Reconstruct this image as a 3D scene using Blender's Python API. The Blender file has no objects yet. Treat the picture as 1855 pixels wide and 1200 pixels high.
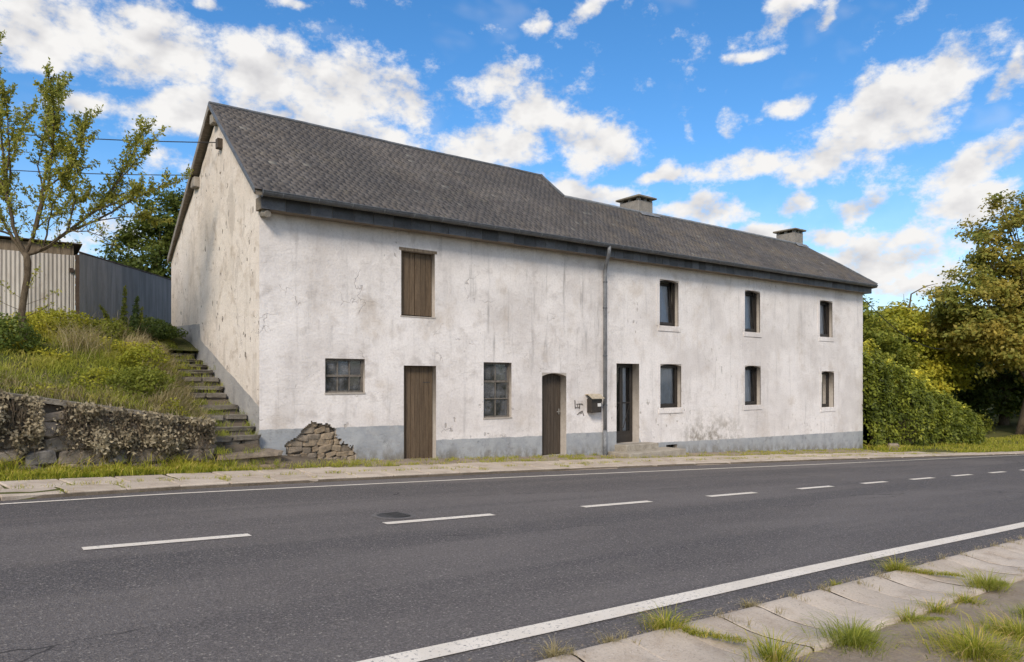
import bpy, math, random
import numpy as np
from mathutils import Vector, Matrix, noise as mnoise

random.seed(7)
rng = np.random.default_rng(11)
scene = bpy.context.scene
COL = scene.collection
R = math.radians

# ---------------------------------------------------------------- camera
cam_data = bpy.data.cameras.new("camera")
cam = bpy.data.objects.new("camera", cam_data)
COL.objects.link(cam)
cam.location = (-4.31, -12.91, 1.72)
cam.rotation_euler = (R(90), 0, R(-37.857))
cam_data.sensor_width = 36.0
cam_data.lens = 25.23
cam_data.shift_y = 0.0485
cam_data.clip_start = 0.05
cam_data.clip_end = 3000
scene.camera = cam

# ---------------------------------------------------------------- exposure, sun, sky
scene.view_settings.view_transform = 'Standard'
scene.view_settings.look = 'None'
scene.view_settings.gamma = 1.0
scene.view_settings.exposure = 0.50
scene.cycles.adaptive_threshold = 0.02
scene.cycles.max_bounces = 4
scene.cycles.diffuse_bounces = 2
scene.cycles.glossy_bounces = 2
scene.cycles.transmission_bounces = 3
scene.cycles.transparent_max_bounces = 6
scene.cycles.caustics_reflective = False
scene.cycles.caustics_refractive = False
SUN_AZ = Vector((-0.76, -0.65)).normalized()     # horizontal direction towards the sun
SUN_EL = R(38)
SUN_DIR = Vector((SUN_AZ.x * math.cos(SUN_EL), SUN_AZ.y * math.cos(SUN_EL), math.sin(SUN_EL)))
sun_data = bpy.data.lights.new("sun", 'SUN')
sun_data.energy = 2.2
sun_data.angle = R(16)
sun_data.color = (1.0, 0.90, 0.76)
sun = bpy.data.objects.new("sun", sun_data)
COL.objects.link(sun)
sun.rotation_euler = (-SUN_DIR).to_track_quat('-Z', 'Y').to_euler()


def nd(nt, kind, props=None, **inp):
    n = nt.nodes.new(kind)
    for k, v in (props or {}).items():
        setattr(n, k, v)
    for k, v in inp.items():
        key = int(k[1:]) if k[0] == 'i' and k[1:].isdigit() else k.replace('_', ' ')
        s = n.inputs[key]
        if isinstance(v, bpy.types.NodeSocket):
            nt.links.new(v, s)
        else:
            s.default_value = v
    return n


def rgb(c):
    return (c[0], c[1], c[2], 1.0)


def math_n(nt, op, a, b=0.0, c=0.0, clamp=False):
    return nd(nt, 'ShaderNodeMath', {'operation': op, 'use_clamp': clamp}, i0=a, i1=b, i2=c).outputs[0]


def remap(nt, v, a, b, c=0.0, d=1.0, smooth=True):
    n = nd(nt, 'ShaderNodeMapRange', {'interpolation_type': 'SMOOTHSTEP' if smooth else 'LINEAR', 'clamp': True},
           Value=v, From_Min=a, From_Max=b, To_Min=c, To_Max=d)
    return n.outputs[0]


def mix(nt, fac, a, b, blend='MIX'):
    n = nt.nodes.new('ShaderNodeMix')
    n.data_type = 'RGBA'
    n.blend_type = blend
    for s, v in ((n.inputs[0], fac), (n.inputs[6], a), (n.inputs[7], b)):
        if isinstance(v, bpy.types.NodeSocket):
            nt.links.new(v, s)
        else:
            s.default_value = rgb(v) if isinstance(v, (tuple, list)) else v
    return n.outputs[2]


def noise_n(nt, vec, scale, detail=4.0, rough=0.55, dist=0.0, out=0):
    return nd(nt, 'ShaderNodeTexNoise', None, Vector=vec, Scale=scale, Detail=detail, Roughness=rough, Distortion=dist).outputs[out]


def mapping(nt, vec, loc=(0, 0, 0), rot=(0, 0, 0), scale=(1, 1, 1), kind='POINT'):
    return nd(nt, 'ShaderNodeMapping', {'vector_type': kind}, Vector=vec, Location=loc, Rotation=rot, Scale=scale).outputs[0]


world = bpy.data.worlds.new("World")
scene.world = world
world.use_nodes = True
wt = world.node_tree
wt.nodes.clear()
sky = nd(wt, 'ShaderNodeTexSky', {'sky_type': 'NISHITA', 'sun_disc': False, 'sun_elevation': SUN_EL,
                                  'sun_rotation': math.atan2(SUN_AZ.x, SUN_AZ.y), 'altitude': 300,
                                  'air_density': 1.0, 'dust_density': 0.4, 'ozone_density': 3.0})
wdir = nd(wt, 'ShaderNodeTexCoord').outputs['Generated']
# clouds: heaps given by azimuth, elevation, half-width, half-height (degrees), tilt, weight
HEAPS = [(4.4,22.2,3.81,2.05,0,1),(11.7,22.3,3.51,2.54,0,1),(7.3,18.3,1.89,0.96,0,0.7),(18.9,22.2,4.42,2.68,0,1),(23.7,21.6,4.26,2.22,10,1),(13.9,18.5,4.58,1.63,0,0.9),(22.1,19.0,7.36,1.90,8,1),(28.8,21.0,3.22,1.52,15,1),(35.8,22.5,3.05,1.13,-15,0.75),(39.3,20.5,3.30,2.13,10,1),(43.7,18.6,3.72,1.77,5,1),(36.6,18.1,4.19,1.79,0,0.95),(43.7,14.6,3.38,1.03,5,0.95),(42.8,26.7,1.96,0.77,-20,0.6),(39.5,26.2,0.87,0.57,-30,0.55),(58.2,25.8,1.94,0.94,-20,0.85),(60.9,25.0,1.03,0.73,-40,0.7),(56.3,23.5,1.17,0.49,-10,0.6),(68.6,19.7,3.13,1.51,-25,1),(64.9,17.7,4.05,2.21,-25,1),(61.6,15.9,2.50,1.49,-15,1),(59.0,19.9,1.82,0.65,-20,0.7),(55.7,16.1,3.28,0.93,-12,0.85),(50.3,15.8,2.63,0.64,-5,0.65),(54.3,18.0,0.77,2.29,35,0.45),(51.8,19.0,0.63,1.38,30,0.4),(52.2,12.8,3.03,1.14,-12,0.95),(57.0,11.0,2.71,0.64,0,0.85),(59.4,12.7,1.34,0.70,0,0.75),(63.8,12.5,1.68,0.76,0,0.85),(61.6,10.5,2.00,0.78,0,0.8),(65.6,9.1,3.94,1.83,-8,1),(70.2,11.8,2.17,1.21,-12,1),(71.1,14.3,3.48,1.21,-18,1),(72.9,18.8,1.29,0.65,-30,0.8),(21.3,26.7,1.64,0.47,10,0.6),(15.2,25.8,1.37,0.53,0,0.6),(13.2,15.2,2.48,0.82,0,0.4),(8.0,9.8,3.94,1.30,0,0.6),(60.9,8.5,5.92,1.19,0,0.75),(67.9,7.2,3.61,1.13,0,0.7)]
warp = noise_n(wt, wdir, 9.0, 2.0, 0.55, out=1)
warp = nd(wt, 'ShaderNodeVectorMath', {'operation': 'MULTIPLY_ADD'}, i0=warp, i1=(0.085, 0.085, 0.06), i2=(-0.0425, -0.0425, -0.03)).outputs[0]
wd2 = nd(wt, 'ShaderNodeVectorMath', {'operation': 'ADD'}, i0=wdir, i1=warp).outputs[0]
sp = nd(wt, 'ShaderNodeSeparateXYZ', None, Vector=nd(wt, 'ShaderNodeVectorMath', {'operation': 'NORMALIZE'}, i0=wd2).outputs[0]).outputs
s_az = math_n(wt, 'ARCTAN2', sp[0], sp[1])
s_el = math_n(wt, 'ARCSINE', sp[2])


def tilted(deg):
    """azimuth and elevation turned by a fixed angle"""
    c_, n_ = math.cos(R(deg)), math.sin(R(deg))
    u = math_n(wt, 'MULTIPLY_ADD', s_az, c_, math_n(wt, 'MULTIPLY', s_el, n_))
    v = math_n(wt, 'MULTIPLY_ADD', s_az, -n_, math_n(wt, 'MULTIPLY', s_el, c_))
    return nd(wt, 'ShaderNodeCombineXYZ', None, X=u, Y=v).outputs[0]


TILT = {d: tilted(d) for d in (-8, 5, 20, 36)}
heap = None
for az, el, sh, sv, tilt, w in HEAPS:
    d = min(TILT, key=lambda t: abs(t + tilt))
    c_, n_ = math.cos(R(d)), math.sin(R(d))
    a_, e_ = R(az), R(el)
    sx, sy = R(sh) * 1.45 / math.cos(e_), R(sv) * 1.5
    cu, cv = a_ * c_ + e_ * n_, -a_ * n_ + e_ * c_
    q = nd(wt, 'ShaderNodeVectorMath', {'operation': 'MULTIPLY_ADD'}, i0=TILT[d], i1=(1 / sx, 1 / sy, 0), i2=(-cu / sx, -cv / sy, (1 - w) * 1.1)).outputs[0]
    ln = nd(wt, 'ShaderNodeVectorMath', {'operation': 'LENGTH'}, i0=q).outputs['Value']
    heap = ln if heap is None else math_n(wt, 'MINIMUM', heap, ln)
heap = remap(wt, heap, 1.25, 0.15)
# broken cloud added over the unseen sky, its coverage raised to whiten facade light
vd = nd(wt, 'ShaderNodeVectorMath', {'operation': 'DOT_PRODUCT'}, i0=wdir, i1=(0.56, 0.72, 0.41)).outputs['Value']
rest = remap(wt, noise_n(wt, mapping(wt, wd2, loc=(2, 5, 1), scale=(1, 1, 1.8)), 4.5, 2, 0.5), 0.38, 0.58)
heap = math_n(wt, 'MAXIMUM', heap, math_n(wt, 'MULTIPLY', rest, remap(wt, vd, 0.78, 0.62)))
flat = mapping(wt, wdir, scale=(1, 1, 1.5))
fine = noise_n(wt, flat, 19.0, 6.0, 0.66, 0.0)
flat_up = mapping(wt, wdir, loc=(-0.012, -0.004, 0.034), scale=(1, 1, 1.5))
fine_up = noise_n(wt, flat_up, 19.0, 3.0, 0.55)
fine_lo = noise_n(wt, flat, 19.0, 3.0, 0.55)
dens = math_n(wt, 'ADD', heap, math_n(wt, 'MULTIPLY_ADD', fine, 2.7, -1.42))
cover = remap(wt, dens, 0.10, 0.88)
# thin veils between the heaps
veil = remap(wt, noise_n(wt, mapping(wt, wdir, rot=(0, 0, 0.5), scale=(1.2, 3.2, 4.0)), 4.0, 3.0, 0.6), 0.55, 0.80, 0.0, 0.18)
cover = math_n(wt, 'MAXIMUM', cover, veil)
cover = math_n(wt, 'MAXIMUM', cover, remap(wt, nd(wt, 'ShaderNodeSeparateXYZ', None, Vector=wdir).outputs[2], 0.30, 0.0, 0.0, 0.42))   # pale air towards the horizon
lit = math_n(wt, 'MULTIPLY_ADD', math_n(wt, 'SUBTRACT', fine_lo, fine_up), 2.6, 0.78)
thick = remap(wt, dens, 0.6, 1.6, 0.0, 0.30)
lit = math_n(wt, 'SUBTRACT', lit, thick, clamp=True)
ccol = mix(wt, lit, (0.66, 0.655, 0.68), (1.0, 0.985, 0.97))
skysc = nd(wt, 'ShaderNodeVectorMath', {'operation': 'SCALE'}, i0=sky.outputs[0], Scale=0.135).outputs[0]
hsv = nd(wt, 'ShaderNodeHueSaturation', None, Hue=0.5, Saturation=1.27, Value=1.0, Fac=1.0, Color=skysc).outputs[0]
csc = nd(wt, 'ShaderNodeVectorMath', {'operation': 'SCALE'}, i0=ccol, Scale=0.66).outputs[0]
wmix = mix(wt, cover, hsv, csc)
bg = nd(wt, 'ShaderNodeBackground', None, Color=wmix, Strength=1.0)
nd(wt, 'ShaderNodeOutputWorld', None, Surface=bg.outputs[0])
world.cycles.sampling_method = 'MANUAL'
world.cycles.sample_map_resolution = 512

# ---------------------------------------------------------------- helpers
def tag(o, label=None, cat=None, group=None, kind=None):
    if label: o['label'] = label
    if cat: o['category'] = cat
    if group: o['group'] = group
    if kind: o['kind'] = kind
    return o


def link(o, parent=None):
    COL.objects.link(o)
    if parent is not None:
        o.parent = parent
        w = parent.location if parent.parent is None else Vector((0, 0, 0))
        if parent.type == 'EMPTY':
            o.matrix_parent_inverse = Matrix.Translation(-Vector(parent.location))
        elif tuple(parent.location) != (0, 0, 0) or tuple(parent.scale) != (1, 1, 1):
            o.matrix_parent_inverse = parent.matrix_basis.inverted()
    return o


def empty(name, loc):
    o = bpy.data.objects.new(name, None)
    o.empty_display_size = 0.2
    o.location = loc
    COL.objects.link(o)
    return o


def np_mesh(V, quads=None, tris=None, tint=None, mats=None, matidx=None, smooth=False):
    me = bpy.data.meshes.new("mesh")
    V = np.asarray(V, dtype=np.float32).reshape(-1, 3)
    q = np.zeros((0, 4), int) if quads is None or len(quads) == 0 else np.asarray(quads, int)
    t = np.zeros((0, 3), int) if tris is None or len(tris) == 0 else np.asarray(tris, int)
    loops = np.concatenate([q.ravel(), t.ravel()]).astype(np.int32)
    tot = np.concatenate([np.full(len(q), 4), np.full(len(t), 3)]).astype(np.int32)
    st = np.concatenate([[0], np.cumsum(tot)[:-1]]).astype(np.int32) if len(tot) else np.zeros(0, np.int32)
    me.vertices.add(len(V)); me.vertices.foreach_set('co', V.ravel())
    me.loops.add(len(loops)); me.loops.foreach_set('vertex_index', loops)
    me.polygons.add(len(tot)); me.polygons.foreach_set('loop_start', st)
    if tint is not None:
        a = me.attributes.new('tint', 'FLOAT', 'FACE')
        a.data.foreach_set('value', np.asarray(tint, np.float32))
    for m in (mats or []):
        me.materials.append(m)
    if matidx is not None:
        me.polygons.foreach_set('material_index', np.asarray(matidx, np.int32))
    if smooth:
        me.polygons.foreach_set('use_smooth', np.ones(len(tot), bool))
    me.update(calc_edges=True)
    me.validate()
    return me


def np_obj(name, V, quads=None, tris=None, mat=None, parent=None, tint=None, smooth=False):
    me = np_mesh(V, quads, tris, tint, [mat] if mat else None, None, smooth)
    me.name = name
    return link(bpy.data.objects.new(name, me), parent)


class MB:
    """collects shapes into one mesh"""
    def __init__(s):
        s.v, s.f = [], []

    def add(s, vs, fs):
        o = len(s.v)
        s.v += [tuple(p) for p in vs]
        s.f += [tuple(i + o for i in f) for f in fs]
        return s

    def box(s, x0, x1, y0, y1, z0, z1, jit=0.0):
        vs = [(x, y, z) for x in (x0, x1) for y in (y0, y1) for z in (z0, z1)]
        if jit:
            vs = [tuple(c + random.uniform(-jit, jit) for c in p) for p in vs]
        return s.add(vs, [(0, 1, 3, 2), (4, 6, 7, 5), (0, 4, 5, 1), (2, 3, 7, 6), (0, 2, 6, 4), (1, 5, 7, 3)])

    def tube(s, pts, rad, n=8, cap=True):
        pts = [Vector(p) for p in pts]
        rads = rad if isinstance(rad, (list, tuple)) else [rad] * len(pts)
        o = len(s.v)
        prev = None
        for i, p in enumerate(pts):
            d = (pts[min(i + 1, len(pts) - 1)] - pts[max(i - 1, 0)])
            d = d.normalized() if d.length > 1e-9 else Vector((0, 0, 1))
            if prev is None:
                a = d.orthogonal().normalized()
            else:
                a = (prev - d * prev.dot(d))
                a = a.normalized() if a.length > 1e-6 else d.orthogonal().normalized()
            prev = a
            b = d.cross(a)
            for k in range(n):
                t = 2 * math.pi * k / n
                s.v.append(tuple(p + (a * math.cos(t) + b * math.sin(t)) * rads[i]))
        for i in range(len(pts) - 1):
            for k in range(n):
                k2 = (k + 1) % n
                s.f.append((o + i * n + k, o + i * n + k2, o + (i + 1) * n + k2, o + (i + 1) * n + k))
        if cap:
            s.f.append(tuple(o + k for k in reversed(range(n))))
            s.f.append(tuple(o + (len(pts) - 1) * n + k for k in range(n)))
        return s

    def prism(s, poly, axis, a, b):
        """polygon in the two other axes, extruded along axis from a to b"""
        n = len(poly)
        def pt(p, t):
            return {'x': (t, p[0], p[1]), 'y': (p[0], t, p[1]), 'z': (p[0], p[1], t)}[axis]
        vs = [pt(p, a) for p in poly] + [pt(p, b) for p in poly]
        fs = [tuple(range(n))[::-1], tuple(range(n, 2 * n))]
        fs += [(i, (i + 1) % n, n + (i + 1) % n, n + i) for i in range(n)]
        return s.add(vs, fs)

    def mesh(s, name, mat, bevel=0.0, smooth=False):
        me = bpy.data.meshes.new(name)
        me.from_pydata(s.v, [], s.f)
        if mat: me.materials.append(mat)
        if smooth:
            me.polygons.foreach_set('use_smooth', [True] * len(me.polygons))
        me.update()
        import bmesh
        bm = bmesh.new(); bm.from_mesh(me)
        bmesh.ops.recalc_face_normals(bm, faces=bm.faces)
        if bevel:
            bmesh.ops.bevel(bm, geom=list(bm.edges), offset=bevel, segments=1, affect='EDGES', clamp_overlap=True)
        bm.to_mesh(me); bm.free()
        return me

    def build(s, name, mat, parent=None, bevel=0.0, smooth=False):
        return link(bpy.data.objects.new(name, s.mesh(name, mat, bevel, smooth)), parent)


def lerp_tab(tab, x):
    return float(np.interp(x, [t[0] for t in tab], [t[1] for t in tab]))


# ---------------------------------------------------------------- materials
def new_mat(name):
    m = bpy.data.materials.new(name)
    m.use_nodes = True
    nt = m.node_tree
    b = nt.nodes['Principled BSDF']
    b.inputs['Specular IOR Level'].default_value = 0.25
    b.inputs['Roughness'].default_value = 0.85
    return m, nt, b


def setc(nt, b, name, v):
    if isinstance(v, bpy.types.NodeSocket):
        nt.links.new(v, b.inputs[name])
    else:
        b.inputs[name].default_value = rgb(v) if isinstance(v, (tuple, list)) else v


def bump(nt, b, height, strength=0.3, dist=0.02):
    n = nd(nt, 'ShaderNodeBump', None, Strength=strength, Distance=dist, Height=height)
    nt.links.new(n.outputs[0], b.inputs['Normal'])


def obj_co(nt):
    return nd(nt, 'ShaderNodeTexCoord').outputs['Object']


def geo_pos(nt):
    return nd(nt, 'ShaderNodeNewGeometry').outputs['Position']


def simple_mat(name, c1, c2, scale=8.0, rough=0.8, bump_s=0.25, bump_d=0.01, spec=0.25, per_obj=0.0, world_space=True, metallic=0.0, stretch=(1, 1, 1)):
    m, nt, b = new_mat(name)
    co = mapping(nt, geo_pos(nt) if world_space else obj_co(nt), scale=stretch)
    n1 = noise_n(nt, co, scale, 6, 0.6)
    n2 = noise_n(nt, co, scale * 7, 4, 0.6)
    f = remap(nt, math_n(nt, 'MULTIPLY_ADD', n2, 0.45, math_n(nt, 'MULTIPLY', n1, 0.55)), 0.36, 0.64)
    c = mix(nt, f, c1, c2)
    if per_obj:
        rn = nd(nt, 'ShaderNodeObjectInfo').outputs['Random']
        hs = nd(nt, 'ShaderNodeHueSaturation', None, Hue=0.5, Saturation=1.0, Fac=1.0, Color=c,
                Value=remap(nt, rn, 0, 1, 1 - per_obj, 1 + per_obj, False))
        c = hs.outputs[0]
    setc(nt, b, 'Base Color', c)
    b.inputs['Roughness'].default_value = rough
    b.inputs['Specular IOR Level'].default_value = spec
    b.inputs['Metallic'].default_value = metallic
    if bump_s:
        bump(nt, b, math_n(nt, 'ADD', n1, math_n(nt, 'MULTIPLY', n2, 0.5)), bump_s, bump_d)
    return m


def stone_mat(name, cols, world_space=True, bump_s=0.6):
    m, nt, b = new_mat(name)
    co = geo_pos(nt)
    rn = nd(nt, 'ShaderNodeObjectInfo').outputs['Random']
    rp = nd(nt, 'ShaderNodeValToRGB', None, Fac=rn)
    cr = rp.color_ramp
    cr.elements[0].color = rgb(cols[0]); cr.elements[1].color = rgb(cols[-1])
    for i, c in enumerate(cols[1:-1]):
        cr.elements.new((i + 1) / (len(cols) - 1)).color = rgb(c)
    n1 = noise_n(nt, co, 9, 6, 0.65)
    n2 = noise_n(nt, co, 45, 4, 0.65)
    c = mix(nt, remap(nt, n1, 0.3, 0.7, 0.0, 0.6), rp.outputs[0], (0.07, 0.06, 0.05))
    c = mix(nt, remap(nt, n2, 0.55, 0.75, 0.0, 0.5), c, (0.34, 0.31, 0.26))
    setc(nt, b, 'Base Color', c)
    bump(nt, b, math_n(nt, 'ADD', n1, math_n(nt, 'MULTIPLY', n2, 0.6)), bump_s, 0.03)
    b.inputs['Roughness'].default_value = 0.92
    return m


def tint_mat(name, cols, trans=0.35, rough=0.6, noise_scale=0.0, dark=None, spec=0.25):
    """foliage: colour by the face's own tint, partly translucent"""
    m, nt, b = new_mat(name)
    at = nd(nt, 'ShaderNodeAttribute', {'attribute_name': 'tint'}).outputs['Fac']
    if noise_scale:
        n = noise_n(nt, geo_pos(nt), noise_scale, 3, 0.5)
        at = math_n(nt, 'ADD', math_n(nt, 'MULTIPLY', at, 0.6), remap(nt, n, 0.3, 0.7, 0.0, 0.4), clamp=True)
    rp = nd(nt, 'ShaderNodeValToRGB', None, Fac=at)
    cr = rp.color_ramp
    cr.elements[0].color = rgb(cols[0]); cr.elements[1].color = rgb(cols[-1])
    for i, c in enumerate(cols[1:-1]):
        cr.elements.new((i + 1) / (len(cols) - 1)).color = rgb(c)
    setc(nt, b, 'Base Color', rp.outputs[0])
    b.inputs['Roughness'].default_value = rough
    b.inputs['Specular IOR Level'].default_value = spec
    tr = nd(nt, 'ShaderNodeBsdfTranslucent', None, Color=rp.outputs[0])
    ms = nd(nt, 'ShaderNodeMixShader', None, Fac=trans, i1=b.outputs[0], i2=tr.outputs[0])
    nt.links.new(ms.outputs[0], nt.nodes['Material Output'].inputs['Surface'])
    return m


def ramp_height(nt, v, tab, lo, hi, zlo, zhi):
    """piecewise-linear value over v, as a colour ramp"""
    t = remap(nt, v, lo, hi, 0, 1, False)
    rp = nd(nt, 'ShaderNodeValToRGB', None, Fac=t)
    cr = rp.color_ramp
    cr.interpolation = 'LINEAR'
    pts = [((x - lo) / (hi - lo), (z - zlo) / (zhi - zlo)) for x, z in tab]
    for i, (p, g) in enumerate(pts):
        if i == 0: e = cr.elements[0]
        elif i == len(pts) - 1: e = cr.elements[-1]
        else: e = cr.elements.new(p)
    els = sorted(cr.elements, key=lambda e: e.position)
    for e, (p, g) in zip(els, pts):
        e.position = p
    for e, (p, g) in zip(sorted(cr.elements, key=lambda e: e.position), pts):
        e.color = (g, g, g, 1)
    return math_n(nt, 'MULTIPLY_ADD', rp.outputs[0], zhi - zlo, zlo)


def plaster_mat(name, front=True):
    m, nt, b = new_mat(name)
    co = geo_pos(nt)
    sep = nd(nt, 'ShaderNodeSeparateXYZ', None, Vector=co)
    X, Y, Z = sep.outputs
    white = (0.84, 0.79, 0.762) if front else (0.81, 0.73, 0.655)
    grey = (0.60, 0.55, 0.522) if front else (0.68, 0.585, 0.49)
    nbig = noise_n(nt, co, 0.55, 3, 0.6)
    nmid = noise_n(nt, co, 2.6, 4, 0.62, 0.4)
    nfine = noise_n(nt, co, 22, 3, 0.6)
    c = mix(nt, remap(nt, nbig, 0.38, 0.66, 0.0, 0.65), white, grey)
    blot = math_n(nt, 'MULTIPLY', remap(nt, nmid, 0.50, 0.72, 0.0, 0.62), remap(nt, X, 10.5, 7.0, 0.45, 1.0) if front else 1.0)
    c = mix(nt, blot, c, (0.52, 0.47, 0.44) if front else (0.45, 0.365, 0.285))
    c = mix(nt, remap(nt, nmid, 0.44, 0.26, 0.0, 0.6), c, (0.84, 0.79, 0.765) if front else (0.73, 0.67, 0.59))
    # run-off streaks
    st = noise_n(nt, mapping(nt, co, scale=(3.4, 3.4, 0.30)), 1.5, 4, 0.62, 0.3)
    st2 = noise_n(nt, mapping(nt, co, loc=(3, 1, 2), scale=(9, 9, 0.8)), 1.5, 4, 0.6, 0.2)
    stm = math_n(nt, 'MULTIPLY', remap(nt, st, 0.50, 0.72), remap(nt, st2, 0.40, 0.66, 0.25, 1.0))
    if front:
        zone = math_n(nt, 'MULTIPLY', math_n(nt, 'MULTIPLY', remap(nt, X, 3.6, 5.6), remap(nt, X, 9.2, 7.6)),
                      math_n(nt, 'MULTIPLY', remap(nt, Z, 1.9, 2.7), remap(nt, Z, 4.9, 4.0)))
        stm = math_n(nt, 'MULTIPLY', stm, math_n(nt, 'MULTIPLY_ADD', zone, 0.62, 0.38))
    else:
        stm = math_n(nt, 'MULTIPLY', stm, 0.45)
    c = mix(nt, stm, c, (0.29, 0.27, 0.26) if front else (0.29, 0.24, 0.19))
    # mould and splash dirt with an outline of its own
    if front:
        dx = math_n(nt, 'MULTIPLY', math_n(nt, 'MULTIPLY', remap(nt, X, 11.2, 12.4), remap(nt, X, 15.2, 13.6)), remap(nt, Z, 1.15, 0.0))
        dm = math_n(nt, 'MULTIPLY', dx, remap(nt, noise_n(nt, co, 3.0, 8, 0.72), 0.40, 0.62))
        c = mix(nt, math_n(nt, 'MULTIPLY', dm, 0.9), c, (0.25, 0.22, 0.18))
        # brownish bloom near the corner
        d2 = math_n(nt, 'MULTIPLY', remap(nt, noise_n(nt, mapping(nt, co, loc=(7, 0, 3)), 0.9, 6, 0.65), 0.52, 0.72), 0.6)
        c = mix(nt, d2, c, (0.54, 0.46, 0.385))
    if not front:
        gp = remap(nt, noise_n(nt, mapping(nt, co, loc=(9, 3, 6), scale=(1, 1, 0.55)), 1.3, 6, 0.72, 0.6), 0.55, 0.62, 0.0, 0.55)
        c = mix(nt, gp, c, (0.50, 0.44, 0.385))
    # specks
    sp = noise_n(nt, co, 34 if front else 26, 3, 0.6)
    c = mix(nt, remap(nt, sp, 0.665, 0.72, 0.0, 0.55), c, (0.24, 0.21, 0.18))
    # cracks
    wv = nd(nt, 'ShaderNodeVectorMath', {'operation': 'MULTIPLY_ADD'}, i0=noise_n(nt, co, 2.2, 3, 0.65, out=1), i1=(0.7, 0.7, 0.7), i2=co).outputs[0]
    vo = nd(nt, 'ShaderNodeTexVoronoi', {'feature': 'DISTANCE_TO_EDGE'}, Vector=mapping(nt, wv, scale=(0.75, 0.75, 1.35)), Scale=1.0).outputs['Distance']
    cm = math_n(nt, 'MULTIPLY', remap(nt, vo, 0.0085, 0.002), remap(nt, noise_n(nt, mapping(nt, co, loc=(4, 2, 9)), 1.1, 4, 0.6), 0.53, 0.62))
    cm = math_n(nt, 'MULTIPLY', cm, remap(nt, X, 9.5, 4.5, 0.35, 1.0) if front else 0.9)
    c = mix(nt, math_n(nt, 'MULTIPLY', cm, 0.45), c, (0.18, 0.135, 0.115))
    # spalls: vertical pits where the render has dropped out
    pv = nd(nt, 'ShaderNodeTexVoronoi', {'feature': 'F1'}, Vector=mapping(nt, nd(nt, 'ShaderNodeVectorMath', {'operation': 'MULTIPLY_ADD'}, i0=noise_n(nt, co, 9, 2, 0.6, out=1), i1=(0.14, 0.14, 0.2), i2=co).outputs[0], scale=(1, 1, 0.45)), Scale=7.5).outputs['Distance']
    zoneP = remap(nt, noise_n(nt, mapping(nt, co, loc=(1, 5, 2), scale=(1, 1, 0.8)), 0.9 if not front else 0.7, 4, 0.6), 0.42 if not front else 0.52, 0.50 if not front else 0.62)
    psz = noise_n(nt, co, 5.0, 2, 0.5)
    pm = math_n(nt, 'MULTIPLY', remap(nt, math_n(nt, 'SUBTRACT', pv, math_n(nt, 'MULTIPLY_ADD', psz, 0.8, -0.27)), 0.05, -0.03), zoneP)
    pm = math_n(nt, 'MULTIPLY', pm, 0.85 if not front else 0.6)
    c = mix(nt, pm, c, (0.17, 0.14, 0.115) if not front else (0.30, 0.26, 0.22))
    # painted plinth
    wob = math_n(nt, 'MULTIPLY_ADD', noise_n(nt, co, 4.0, 4, 0.6), 0.05, -0.025)
    if front:
        tab = [(0, .841), (2.9, .81), (3.2, .81), (3.35, .477), (6.67, .418), (7.39, .437), (9.2, .416), (9.9, .416), (10.05, .06), (13.35, -.01), (22.05, -.126)]
        h = ramp_height(nt, X, tab, 0, 22.05, -0.2, 1.0)
    else:
        tab = [(0, 1.24), (0.06, 1.27), (3.50, 2.60), (3.56, 2.95), (5.9, 3.02)]
        h = ramp_height(nt, Y, tab, 0, 5.9, 1.0, 3.2)
    pl = remap(nt, math_n(nt, 'SUBTRACT', math_n(nt, 'ADD', Z, wob), h), 0.006, -0.006)
    if not front:   # right end of the house uses the same plaster
        pl = math_n(nt, 'MULTIPLY', pl, remap(nt, X, 10, 9))
    chip = remap(nt, noise_n(nt, co, 7.0, 6, 0.7), 0.66, 0.70)
    pc = mix(nt, remap(nt, nmid, 0.3, 0.7), (0.32, 0.335, 0.355) if front else (0.33, 0.325, 0.325), (0.41, 0.42, 0.43) if front else (0.42, 0.405, 0.39))
    pc = mix(nt, remap(nt, noise_n(nt, co, 3.3, 6, 0.7), 0.52, 0.72, 0, 0.75), pc, (0.19, 0.19, 0.19))
    pc = mix(nt, chip, pc, (0.58, 0.56, 0.54))
    if front:
        hg = math_n(nt, 'SUBTRACT', Z, math_n(nt, 'MULTIPLY_ADD', X, -0.047, 0.25))
        sd = math_n(nt, 'MULTIPLY', remap(nt, hg, 0.34, -0.02), remap(nt, noise_n(nt, mapping(nt, co, scale=(1, 1, 0.6)), 4.5, 4, 0.7), 0.36, 0.62))
        pc = mix(nt, math_n(nt, 'MULTIPLY', sd, 0.85), pc, (0.17, 0.15, 0.115))
    c = mix(nt, pl, c, pc)
    c = mix(nt, remap(nt, nfine, 0.35, 0.7, 0.0, 0.16), c, (0.30, 0.27, 0.25))
    setc(nt, b, 'Base Color', c)
    b.inputs['Roughness'].default_value = 0.93
    b.inputs['Specular IOR Level'].default_value = 0.15
    tro = math_n(nt, 'MULTIPLY', noise_n(nt, mapping(nt, co, scale=(1.0, 1.0, 1.9)), 4.2, 5, 0.70, 0.8), remap(nt, noise_n(nt, mapping(nt, co, loc=(2, 8, 4)), 0.8, 2, 0.5), 0.40, 0.62, 0.72, 1.12))
    c = mix(nt, remap(nt, tro, 0.54, 0.72, 0.0, 0.17), c, (0.38, 0.33, 0.29))
    setc(nt, b, 'Base Color', c)
    hsum = math_n(nt, 'ADD', math_n(nt, 'MULTIPLY', nmid, 0.6), math_n(nt, 'MULTIPLY', nfine, 0.22))
    hsum = math_n(nt, 'ADD', hsum, math_n(nt, 'MULTIPLY', tro, 0.50))
    hsum = math_n(nt, 'SUBTRACT', hsum, math_n(nt, 'MULTIPLY', cm, 0.5))
    hsum = math_n(nt, 'SUBTRACT', hsum, math_n(nt, 'MULTIPLY', pm, 1.2))
    bump(nt, b, hsum, 0.5, 0.038)
    return m


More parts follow.
